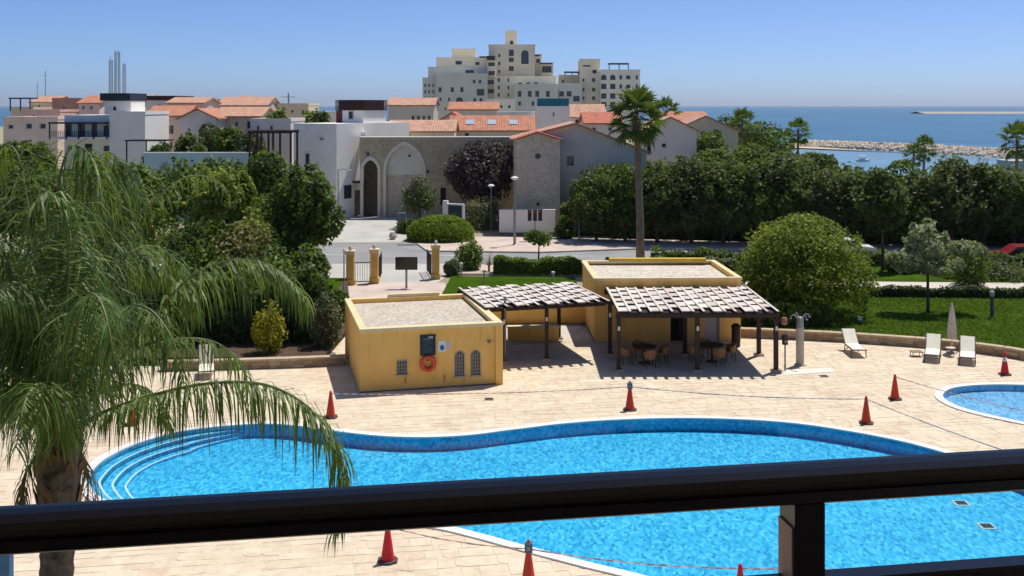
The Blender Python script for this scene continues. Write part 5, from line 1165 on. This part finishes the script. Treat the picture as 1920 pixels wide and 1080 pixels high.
s = thing('roof_terrace_frame', 'blue framed roof pergola at the far left skyline', 'pergola', V(PX(18,156),156,PZ(208,156)))
for x in (0,1.5,2.9): MB().box(x,x+.14,0,.14,0,1.75).build('post', M('blue_frame', (.03,.05,.14), .1, 2), s)
MB().box(-.1,3.1,-.1,2.4,1.75,1.95).build('roof', M('blue_frame', (.03,.05,.14)), s)
house('beige house with orange roof left of the cream gable', 58, 98, 192, 165, 9, RBEI, 'x', .9, TILE_P, [(70,76,196,203)])
house('brick red house with cream parapet on the skyline', 98, 152, 188, 160, 9, BRICKR, 'flat', 1, None, [(117,122,199,205)])
house('small tiled house left of the navy roof screen', 148, 186, 194, 150, 8, RPEACH, 'x', 1.0, TILE, [(153,159,198,205),(168,174,198,205)])
house('yellow house with orange roof right of the navy screen', 236, 272, 190, 155, 8, M('yellow_render', (.78,.62,.36), .07, .5), 'x', .8, TILE_P, [(239,244,194,201),(252,257,194,201)])
t = house('white house with dark maroon flat roof on the left skyline', 274, 332, 188, 150, 8, RW, None, 1, None, [(296,302,195,202)]); box_on(t, 150, 271, 332, 179.5, 187.8, 274, -.4, 8, MAROON, 'roof_screen')
house('pink house with steep tiled side roof', 314, 380, 194, 142, 8, RPINK, 'x', .7, TILE_P, [(335,341,200,206)])
house('pink house with orange roof and small balcony', 272, 345, 218, 125, 8, RPEACH, 'x', 1.1, TILE, [(274,279,227,238),(283,288,240,248),(310,326,234,252),(318,324,265,280)])
house('lilac house with tiled roof right of the small balcony', 336, 405, 222, 122, 8, RLILAC, 'y', 1.0, TILE, [(352,357,240,247),(376,381,240,247)])
house('grey house with green grey roof screen on the skyline', 378, 412, 190, 170, 8, RG, 'flat', 1, None, [(388,394,194,200)])
house('wide beige house with orange roof in the left middle', 402, 488, 219, 126, 8, RBEI, 'x', 1.0, TILE_P, [(415,422,228,238),(440,447,228,238),(462,470,226,242)])
house('tall beige house with stepped orange roof', 410, 500, 198, 160, 9, RBEI, 'x', 1.2, TILE_P, [(420,426,203,210),(440,446,203,210),(470,476,203,210)])
house('small tower with orange roof above the beige house', 438, 468, 185, 172, 6, RPEACH, 'hip', .5, TILE)
house('cream house with roof terrace left of the white tower', 520, 578, 198, 165, 9, RCREAM, 'flat', 1, None, [(545,551,206,212),(565,571,206,212)])
house('low pale house between round tree and white tower', 600, 640, 213, 160, 8, RW, 'flat', 1, None, [(612,618,216,222)])
house('grey blue house below the cream one', 470, 545, 228, 118, 8, RLILAC, 'flat', 1, None, [(480,487,235,248),(505,512,235,248)])

# high blocks on the point
def blk(t, o, x0, x1, yt, D, dep, mat, wins, name='wall', rev=.4, yb=235):
    ops = [((a-o)/FOC*D, (b-o)/FOC*D, PZ(d,D), PZ(c,D)) + tuple(q) for (a, b, c, d, *q) in wins]; X0, X1 = (x0-o)/FOC*D, (x1-o)/FOC*D; y = D-t.location.y; h = PZ(yt,D)
    m = wall(MB(), X0, X1, 0, h, ops, y, rev); m.quad((X0,y+dep,0),(X0,y,0),(X0,y,h),(X0,y+dep,h)).quad((X1,y,0),(X1,y+dep,0),(X1,y+dep,h),(X1,y,h)).quad((X0,y,h),(X1,y,h),(X1,y+dep,h),(X0,y+dep,h)); m.build(name, mat, t)
    MB().box(X0-.15,X1+.15,y-.2,y+.2,h,h+.5).build('cornice', mat, t)
    for q in ops:
        w_ = MB().quad((q[0],y+rev-.02,q[2]),(q[1],y+rev-.02,q[2]),(q[1],y+rev-.02,q[3]),(q[0],y+rev-.02,q[3])).build('window', glass('far_glass', (.05,.06,.075), .2), t)
        MB().box(q[0]-.15,q[1]+.15,y-.18,y-.001,q[2]-.22,q[2]-.02).build('sill', mat, w_)
def grid(xs, ys, w_, h_): return [(x-w_/2, x+w_/2, y-h_/2, y+h_/2) for x in xs for y in ys]
HB = M('block_beige', (.87,.78,.60), .06, .15, .9, fine=False); HG_ = M('block_grey', (.66,.67,.61), .06, .15, .9, fine=False); HP = M('block_pale', (.89,.84,.72), .05, .15, .9, fine=False)
HDn = 380.0
t = thing('apartment_block', 'stepped grey and beige apartment block left of the tall centre', 'apartment block', V(PX(791,HDn),HDn,0)); o = 791
blk(t, o, 838, 882, 94, HDn+22, 10, HB, []); blk(t, o, 812, 912, 110, HDn+14, 8, HB, [(848,860,114,121),(885,893,116,122)])
blk(t, o, 800, 914, 128, HDn+6, 8, HG_, grid([828,846,890,902],[146],5,8)+[(870,886,131,137)])
blk(t, o, 818, 914, 140, HDn, 6, HG_, grid([825,848,866],[168],6,9)+grid([889,900],[153],5,6)+[(894,908,167,179)]+grid([826,842],[186],4,6)+[(855,868,182,196,'arch')]+grid([890,902],[187],5,6))
blk(t, o, 791, 818, 148, HDn+3, 12, HG_, grid([796,803,811],[160,172,184],3,6))
t = thing('apartment_block', 'tall beige central apartment block with square top turret', 'apartment block', V(PX(913,HDn),HDn,0)); o = 913
blk(t, o, 945, 967, 60, HDn+20, 8, HB, [(954,960,76,84)], yb=90)
blk(t, o, 915, 1002, 86, HDn+10, 10, HB, [(953,962,93,105),(953,962,108,116),(953,962,124,133),(976,990,94,120,'arch')]+grid([935],[104,119,134],4,6))
blk(t, o, 1002, 1014, 104, HDn+12, 8, HB, [(1004,1011,110,118)]); blk(t, o, 1013, 1036, 120, HDn+10, 8, HB, [(1015,1033,124,136)])
blk(t, o, 926, 1042, 145, HDn+2, 8, HB, grid([935],[150,164,178],4,7)+grid([953],[150,164,178],3,7)+grid([975,990,1005],[157],6,5))
blk(t, o, 913, 930, 112, HDn+4, 6, HB, [(915,927,117,124),(915,927,133,141),(914,926,150,158),(914,926,167,175)])
blk(t, o, 965, 1046, 160, HDn-6, 8, HG_, grid([975,994,1008,1028],[176],7,11)+grid([975,1000,1020],[194],5,8))
for (x0, x1, y_) in ((898,926,105),(1012,1036,117),(1003,1013,102)): MB().box((x0-o)/FOC*HDn,(x1-o)/FOC*HDn,2,9,PZ(y_+1.5,HDn),PZ(y_,HDn)).build('roof_pergola', NAVY, t)
MB().box((912-o)/FOC*HDn,(928-o)/FOC*HDn,3.4,3.95,PZ(112,HDn),PZ(104,HDn)).build('shaded_loggia', M('loggia_dark', (.10,.09,.08), .1, 1), t)
t = thing('apartment_block', 'pale apartment block with arched top windows at the right', 'apartment block', V(PX(1050,HDn),HDn,0)); o = 1050
blk(t, o, 1088, 1126, 113, HDn+4, 12, HB, grid([1114,1117],[134],5,6)+[(1094,1108,122,125)]+grid([1095],[150,168,184],4,6)+grid([1114],[150,168,184],6,7))
blk(t, o, 1126, 1200, 133, HDn, 14, HP, [(1127,1137,140,150,'arch'),(1144,1154,140,150,'arch')]+grid([1132,1149],[162,180,196],10,10)+grid([1164],[145,162,180,196],5,8)+grid([1178],[145,162,180],8,7)+grid([1194],[145,162,180,196],4,8))
blk(t, o, 1050, 1088, 143, HDn+10, 8, HB, [(1056,1060,150,156),(1074,1086,155,159)]); blk(t, o, 1046, 1090, 158, HDn-4, 6, HG_, grid([1052,1066],[176],9,10)+[(1074,1086,180,190)])
for (x0, x1, y_) in ((1144,1182,117),(1060,1087,133)):
    X0, X1 = (x0-o)/FOC*HDn, (x1-o)/FOC*HDn; MB().box(X0,X1,5,10,PZ(y_+2.5,HDn),PZ(y_,HDn)).build('roof_pergola', NAVY, t)
    for x in (X0, (X0+X1)/2, X1-.3): MB().box(x,x+.3,5.2,5.5,PZ(143 if x0 < 1100 else 133,HDn)+.5,PZ(y_+2.5,HDn)).build('pergola_post', NAVY, t)
house('pale flat terrace house in front of the centre block', 912, 966, 188, 300, 10, HP, 'flat', 1, None, grid([925,940,955],[200],5,6))
house('grey terrace house left under the apartment blocks', 800, 870, 196, 290, 10, RG, 'flat', 1, None, grid([815,835,855],[204],4,5))

# ------------------------------------------------------------------ masts on the skyline
def mast(label, x, ytop, d, r, lattice=True):
    t = thing('mast', label, 'mast', V(PX(x,d),d,0)); h = PZ(ytop,d)
    if lattice:
        for sx in (-1,1):
            for sy in (-1,1): MB().tube([(sx*r,sy*r,0),(sx*r*.8,sy*r*.8,h)], r*.22, 5).build('leg', M('mast_steel', (.32,.36,.42), .08, .3, .6), t)
        br = MB()
        for k in range(int(h/2.2)): z = 2+k*2.2; br.tube([(-r,-r,z),(r,-r,z+2.2)], r*.1, 4).tube([(r,-r,z),(-r,-r,z+2.2)], r*.1, 4)
        br.build('bracing', M('mast_steel', (.32,.36,.42)), t)
    else: MB().tube([(0,0,0),(0,0,h)], [r,r*.5], 6).build('pole', M('mast_steel', (.32,.36,.42), .08, .3, .6), t); MB().tube([(-r*5,0,h*.93),(r*5,0,h*.93)], r*.3, 4).build('spreader', M('mast_steel', (.32,.36,.42)), t)
mast('left of three pale lattice masts on the skyline', 208, 112, 420, .6); mast('tallest of three pale lattice masts on the skyline', 220, 97, 420, .85); mast('right of three pale lattice masts on the skyline', 233, 120, 420, .5)
mast('shorter thin boat mast at the far left skyline', 70, 155, 420, .2, False); mast('taller thin boat mast at the far left skyline', 85, 133, 420, .25, False); mast('dark mast above the cream house left of the tower', 541, 174, 260, .35, False)

# ------------------------------------------------------------------ entrance: pillars, gates, screen, poles
GATEP = M('gate_ochre', (.70,.43,.12), .1, 1.5, .85)
for x, y, yt, lb in ((657,534,463,'ochre gate pillar furthest left, beside the round tree'),(702,531,460,'ochre gate pillar in the middle, left of the black screen'),(817,523,452,'ochre gate pillar right of the black screen')):
    p = G(x,y); h = PZ(yt+6,p.y); t = thing('gate_pillar', lb, 'gate pillar', p, 0, 'ochre gate pillars'); MB().bbox(-.23,.23,-.23,.23,.35,h-.25).build('shaft', GATEP, t); MB().bbox(-.29,.29,-.29,.29,0,.36).build('plinth', GATEP, t); MB().bbox(-.29,.29,-.29,.29,h-.25,h,.03).build('cap', CREAM, t)
    MB().lathe([(.0,0),(.10,.0),(.12,.12),(.07,.24),(0,.27)], 10, (0,0,h)).build('lamp', M('globe_glass', (.62,.6,.55), .05, 4), t)
def gate(label, a, b, h):
    d = b-a; t = thing('gate', label, 'gate', a, math.atan2(d.y,d.x)); ln = d.length; n = int(ln/.14); MB().box(0,ln,-.02,.02,.12,.17).build('rail', DARKMETAL, t); MB().box(0,ln,-.02,.02,h-.05,h).build('rail', DARKMETAL, t)
    br = MB().box(-.012,.012,-.012,.012,.17,h-.05).mesh('bar', DARKMETAL)
    for k in range(n): link('bar', br, t, (ln*(k+.5)/n,0,0))
    return t
gate('narrow dark pedestrian gate between the two left pillars', G(664,533), G(695,531.5), 1.35)
gate('open dark gate leaf swung back behind the middle pillar', G(709,530), G(716,515), 1.5)
gate('open dark gate leaf swung back beside the right pillar', G(809,523), G(800,509), 1.5)
p = G(762,541); t = thing('display_screen', 'black rectangular screen on a post facing the pool', 'screen', p); MB().box(-.06,.06,-.06,.06,0,1.25).build('post', GREYMETAL, t); hz = PZ(482,p.y); MB().bbox(-.66,.66,-.07,.07,hz-.76,hz,.01).build('cabinet', M('screen_black', (.008,.008,.010), .1, 3, .35), t); MB().box(-.60,.60,-.078,-.071,hz-.70,hz-.06).build('panel', glass('screen_glass', (.006,.006,.008), .15), t)
def pole(label, x, yb, yt, r=.05, head='globe', d=None):
    p = G(x,yb) if d is None else V(PX(x,d),d,0); h = PZ(yt,p.y); t = thing('lamp_post', label, 'lamp post', p); MB().tube([(0,0,0),(0,0,h*.3),(0,0,h)], [r*1.3,r,r*.8], 8).build('shaft', GREYMETAL, t); MB().lathe([(r*2.4,0),(r*2.2,.12),(r*1.3,.18)], 10).build('foot', GREYMETAL, t)
    if head == 'globe': MB().lathe([(0,0),(.12,.03),(.30,.14),(.30,.2),(.14,.3),(0,.33)], 12, (0,0,h)).build('lantern', WHITE, t)
    elif head == 'arm': MB().tube([(0,0,h-.05),(.5,0,h+.05),(.9,0,h)], r*.6, 6).build('arm', GREYMETAL, t); MB().box(.7,1.2,-.12,.12,h-.1,h-.02).build('lantern', WHITE, t)
    elif head == 'cap': MB().lathe([(r*1.8,0),(r*2.0,.06),(r*.9,.12),(0,.14)], 10, (0,0,h)).build('cap', WHITE, t)
    return t
pole('slim grey pole in front of the gate pillars at the kiosk roof', 645, 560, 470, .04, 'cap')
pole('grey street lamp left of the traffic light by the white wall', 965, 462, 338, .09, 'globe')
pole('street lamp with white head among the dark trees left of the palm', 1171, 452, 352, .06, 'globe', 88)
pole('grey street lamp at the corner of the white tower', 634, 402, 318, .06, 'arm', 98)
pole('white lamp hanging in front of the purple tree', 921, 420, 352, .05, 'globe', 94)
for k, (x, yb, yt, lb) in enumerate([(908,534,510,'short white bollard light nearest the pergola on the middle lawn'),(1037,540,514,'short bollard light at the right of the middle lawn'),(865,520,497,'white bollard light left of the bright green shrub')]):
    p = G(x,yb); t = thing('bollard_light', lb, 'bollard', p, 0, 'garden bollard lights'); h = max(.55, PZ(yt,p.y)); MB().tube([(0,0,0),(0,0,h)], .05, 8).build('shaft', M('bollard_grey', (.45,.46,.46), .05, 3), t); MB().lathe([(.06,0),(.11,.05),(.11,.14),(0,.17)], 10, (0,0,h)).build('head', WHITE, t)
for k, (x, yb, lb) in enumerate([(1623,583,'grey bollard light beside the footpath under the dome tree'),(1860,595,'grey bollard light beside the footpath right of the parasol')]):
    p = G(x,yb,.36); t = thing('bollard_light', lb, 'bollard', p, 0, 'footpath bollard lights'); MB().tube([(0,0,0),(0,0,1.05)], .085, 10).build('shaft', M('bollard_dark', (.10,.10,.10), .05, 3), t); MB().lathe([(.09,0),(.12,.04),(.12,.22),(.06,.3),(0,.32)], 10, (0,0,1.05)).build('head', M('bollard_grey', (.45,.46,.46)), t)
p = G(1612,607,.36); t = thing('garden_spotlight', 'small white spotlight on the lawn behind the loungers', 'lamp', p); MB().tube([(0,0,0),(0,0,.18)], .02, 6).build('spike', GREYMETAL, t); MB().lathe([(0,.16),(.10,.17),(.12,.26),(.10,.34),(0,.35)], 10).build('head', WHITE, t)
p = G(1875,563,.35)
def signal(label, x, d, yt, lit):
    t = thing('traffic_light', label, 'traffic light', V(PX(x,d),d,.1)); h = PZ(yt,d); MB().tube([(0,0,0),(0,0,h)], .055, 8).build('pole', GREYMETAL, t)
    for sx in ((-.42,0,.42) if lit else (-.3,.3)):
        bx_ = MB().bbox(sx-.16,sx+.16,-.2,.02,h-.95,h-.05,.02).build('signal_head', DARKMETAL, t)
        for k in range(3):
            q = MB().lathe([(.085,0),(.085,.03),(0,.035)], 10).build('lens', M('lens_red' if k == 0 else 'lens_dark', (.5,.02,.02) if k == 0 else (.03,.03,.02), .05, 5, .3), bx_); q.matrix_local = Matrix.Translation((sx,-.2,h-.22-k*.28)) @ Matrix.Rotation(R(90),4,'X')
    return t
signal('traffic light with red lens in front of the white wall', 1003, 86, 394, True); signal('traffic light in dark shade right of the white wall', 1086, 86, 412, False)
s = thing('white_wall', 'plain white boundary wall in front of the stone gable tower', 'wall', V(PX(936,89.8),89.8,.1)); MB().box(0,PX(1041,89.8)-PX(936,89.8),0,.25,0,PZ(395,89.8)-.1).build('panel', RW, s); MB().bbox(-.03,PX(1041,89.8)-PX(936,89.8)+.03,-.03,.28,PZ(395,89.8)-.1,PZ(393,89.8)-.1).build('coping', WHITE, s); MB().box(0,PX(1041,89.8)-PX(936,89.8),-.03,0,0,.22).build('plinth', M('grey_plinth', (.18,.18,.19), .1, 2), s)
p = V(PX(830,91.5),91.5,0); s = thing('entrance_sign', 'white framed dark sign panel standing before the stone wall', 'sign', p, R(-28)); MB().box(0,.42,0,.3,0,PZ(376,91.5)).build('pier', RW, s); MB().box(.42,2.05,.02,.26,.25,PZ(381,91.5)).build('frame', RW, s); MB().box(.55,1.9,-.01,.02,.75,PZ(384,91.5)).build('board', M('sign_slate', (.035,.055,.07), .1, 3), s)
for z in (1.15,1.45,1.75): MB().box(.85,1.6,-.016,-.0102,z,z+.09).build('lettering_line', M('sign_faded', (.16,.19,.21), .1, 3), s)
for k, (x, y, lb) in enumerate([(752,424,'pale boulder furthest up the side road kerb'),(745,436,'tan boulder in the middle of the side road kerb'),(736,449,'pale boulder nearest the road at the kerb corner')]):
    p = G(x,y); m = MB(); g = random.Random(k)
    for i in range(5):
        for j in range(8): a = j*.785; r = .36*math.sin((i+.6)*.6)*g.uniform(.8,1.15); m.v.append((r*math.cos(a),r*math.sin(a),.15*i))
    for i in range(4):
        for j in range(8): a, b = i*8+j, i*8+(j+1) % 8; m.f.append((a,b,b+8,a+8))
    m.f.append(tuple(range(32,40))); tag(m.build('boulder', M('boulder_stone', (.52,.44,.36), .2, 3), None, loc=p), lb, 'boulder', 'boulders at the kerb')
s = thing('utility_cabinet', 'blue grey utility cabinet in front of the olive tree', 'cabinet', V(PX(753,97),97,0)); MB().bbox(-.35,.35,-.2,.2,.1,1.25).build('body', M('cabinet_blue', (.16,.24,.28), .1, 2), s); MB().box(-.3,.3,-.215,-.2,.15,1.15).build('door', M('cabinet_blue2', (.18,.26,.30), .1, 2), s)
# yucca beside the shrub
t = thing('yucca', 'spiky grey yucca on the lawn right of the bright green shrub', 'plant', G(917,512)); g = random.Random(4); lm = MB()
for k in range(40): a = k*2.4; e = R(g.uniform(10,85)); l = g.uniform(.7,1.1); d = V(math.cos(a)*math.cos(e),math.sin(a)*math.cos(e),math.sin(e)); s_ = V(-math.sin(a),math.cos(a),0)*.035; b0 = V(0,0,.45); lm.poly([b0-s_,b0+s_,b0+d*l])
lm.build('leaves', LG_GREY, t); MB().tube([(0,0,0),(0,0,.5)], .07, 7).build('stem', BARK, t)
# cars on the road
def car(label, loc, rz, paint):
    t = thing('car', label, 'car', loc, rz); side = [(-2.1,.35),(-2.12,.75),(-1.95,.92),(-1.15,.98),(-.55,1.42),(.75,1.45),(1.35,1.0),(1.95,.9),(2.12,.7),(2.12,.35)]
    lo = [p for p in side if True]; MB().yprism(lo, -.84, .84).build('body', paint, t)
    for y in (-.845,.845): MB().poly([(-1.0,y,.99),(-.5,y,1.36),(.7,y,1.38),(1.15,y,1.0)]).build('side_window', glass(), t)
    for x in (-1.3,1.3):
        for y in (-.78,.78): wl = MB().lathe([(.0,-.1),(.30,-.1),(.32,-.06),(.32,.06),(.30,.1),(0,.1)], 16).build('wheel', M('tyre', (.02,.02,.02), .1, 5), t); wl.location = (x,y*1.02,.32); wl.rotation_euler = (R(90),0,0); MB().lathe([(0,-.112),(.19,-.112),(.19,.112),(0,.112)], 12).build('rim', GREYMETAL, wl)
    for y in (-.6,.6): MB().box(2.09,2.135,y-.16,y+.16,.62,.76).build('headlight', M('headlight', (.6,.6,.6), .05, 3, .2), t); MB().box(-2.14,-2.1,y-.16,y+.16,.68,.82).build('tail_light', M('tail_red', (.35,.02,.02), .05, 3, .3), t)
    return t
car('red car on the road at the right edge behind the shrub', V(PX(1916,72.9),72.9,.03), -.09, M('car_red', (.22,.012,.02), .05, 1, .3, spec=.6)); car('white car on the road half hidden by the slender dark tree', V(PX(1582,76.5),76.5,.03), math.pi-.09, M('car_white', (.75,.76,.76), .05, 1, .3, spec=.6))

# ------------------------------------------------------------------ breakwater, beach, boats, far jetty
bw = thing('breakwater', 'long pale boulder breakwater enclosing the lagoon', 'breakwater', (0,0,SEA_Z)); rb = random.Random(12)
A = [V(PX(1500,335),335), V(PX(1600,322),322), V(PX(1760,292),292), V(PX(1925,262),262)]; ln = spline([V(a.x,a.y,0) for a in A], 12, False)
core = MB()
for i in range(len(ln)-1):
    d = (ln[i+1]-ln[i]).normalized(); nn = V(-d.y,d.x,0)
    for sg in (-1, 1): core.quad(ln[i]+nn*sg*4.2, ln[i+1]+nn*sg*4.2, ln[i+1]+nn*sg*1.5+V(0,0,1.7), ln[i]+nn*sg*1.5+V(0,0,1.7))
    core.quad(ln[i]-nn*1.5+V(0,0,1.7), ln[i+1]-nn*1.5+V(0,0,1.7), ln[i+1]+nn*1.5+V(0,0,1.7), ln[i]+nn*1.5+V(0,0,1.7))
core.build('core', M('core_rubble', (.46,.38,.30), .2, .5), bw)
def rock(k):
    g = random.Random(k); m = MB(); bm = bmesh.new(); bmesh.ops.create_icosphere(bm, subdivisions=1, radius=1.0)
    for v_ in bm.verts: v_.co *= g.uniform(.72,1.12)
    me = bpy.data.meshes.new('boulder'); bm.to_mesh(me); bm.free(); me.materials.append(M('boulder_'+('tan','pink','grey')[k % 3], ((.74,.63,.49),(.76,.63,.52),(.68,.60,.51))[k % 3], .2, .8)); return me
rocks = [rock(k) for k in range(6)]; rk = []
for i in range(len(ln)-1):
    d = ln[i+1]-ln[i]; nn = V(-d.y,d.x,0).normalized()
    for j in range(40): f, q = rb.random(), rb.uniform(-.95,.35); r = rb.uniform(.38,.75); rk.append((ln[i]+d*f+nn*q*4+V(0,0,1.7*(1-max(0,abs(q)-.2)*1.15)), r))
rk.sort(key=lambda a: -a[1]/a[0].y)
for k, (p, r) in enumerate(rk[:300]): o = link('boulder', rocks[k % 6], bw, p); o.scale = (r*1.25,r,r*.8); o.rotation_euler = (rb.random()*6,rb.random()*6,rb.random()*6)
bm = bmesh.new()
for k, (p, r) in enumerate(rk[300:]): bmesh.ops.create_icosphere(bm, subdivisions=1, radius=r, matrix=Matrix.Translation(p) @ Matrix.Rotation(rb.random()*6,4,(1,.5,.2)))
me = bpy.data.meshes.new('small_boulders'); bm.to_mesh(me); bm.free(); me.materials.append(MATS['boulder_tan']); tag(link('small_boulders', me, bw), kind='stuff')
struct(fill_poly([[V(PX(1440,330),330), V(PX(1540,312),312), V(PX(1640,300),300), V(PX(1560,318),318), V(PX(1500,338),338)]], SEA_Z+.35, 'beach', M('beach_sand', (.62,.50,.33), .1, .3, .95)))
def boat(label, x, y, s_, rz, canopy):
    d = (CAM_H-SEA_Z)*FOC/(y-HOR); t = thing('boat', label, 'boat', V(PX(x,d),d,SEA_Z), rz); t.scale = (s_,)*3
    hull = MB(); sec = [(-2.6,.8,.75),(-1,1.0,.75),(1,.95,.8),(2.3,.5,.95),(3.0,.02,1.1)]
    for (xx, b, h) in sec: hull.v += [(xx,-b,h),(xx,-b*.6,.0),(xx,b*.6,.0),(xx,b,h)]
    for i in range(4):
        for k in range(3): a = i*4+k; hull.f.append((a,a+1,a+5,a+4))
        hull.f.append((i*4+3,i*4,i*4+4,i*4+7))
    hull.f.append((0,1,2,3)); hull.build('hull', WHITE, t); MB().bbox(-1.2,.8,-.6,.6,.76,1.3).build('console', WHITE, t)
    if canopy:
        MB().bbox(-1.8,1.2,-.9,.9,2.15,2.3,.05).build('canopy', WHITE, t)
        for xx in (-1.6,1.0):
            for yy in (-.75,.75): MB().tube([(xx,yy,.7),(xx,yy,2.15)], .04, 5).build('canopy_post', GREYMETAL, t)
    return t
boat('white motor boat with canopy in the middle of the lagoon', 1618, 303, .6, .2, True); boat('small white boat by the trees at the left of the lagoon', 1546, 294, .6, 2.6, False)
d = (CAM_H-SEA_Z)*FOC/(303-HOR); t = thing('mooring_post', 'dark mooring post standing in the lagoon', 'post', V(PX(1561,d),d,SEA_Z)); MB().tube([(0,0,-1),(0,0,1.5)], .3, 8).build('pile', DARKMETAL, t); MB().lathe([(.4,0),(.4,.2),(0,.35)], 8, (0,0,1.5)).build('cap', DARKMETAL, t)
d = 1700.; t = thing('far_jetty', 'long low brown jetty far out on the sea', 'jetty', V(PX(1735,d),d,SEA_Z)); W_ = PX(2000,d)-PX(1735,d); MB().quad((0,0,0),(W_,0,0),(W_,40,3.2),(0,40,3.2)).quad((0,40,3.2),(W_,40,3.2),(W_,70,0),(0,70,0)).build('mound', M('jetty_stone', (.42,.36,.32), .15, .1), t)
d = 190.; s = thing('grey_hut', 'grey shore hut at the right edge by the lagoon', 'hut', V(PX(1893,d),d,-1.0)); MB().box(0,8,0,5,0,PZ(303,d)+1.0).build('wall', M('hut_grey', (.42,.42,.40), .06, .6), s); MB().bbox(-.2,8.2,-.2,5.2,PZ(303,d)+1.0,PZ(303,d)+1.15).build('roof', M('hut_roof', (.5,.5,.48), .06, .6), s)

# ------------------------------------------------------------------ sea haze
m, t, b = nodes('haze_air'); t.nodes.remove(b); pv = t.nodes.new('ShaderNodeVolumePrincipled'); pv.inputs['Color'].default_value = (.80,.88,1,1); pv.inputs['Density'].default_value = .00005; pv.inputs['Anisotropy'].default_value = .3
L(t, pv.outputs[0], t.nodes['Material Output'].inputs['Volume'])
tag(MB().box(-43000,43000,-400,47000,-8,60).build('haze', m), 'thin pale haze over the sea and shore', 'haze', kind='stuff')
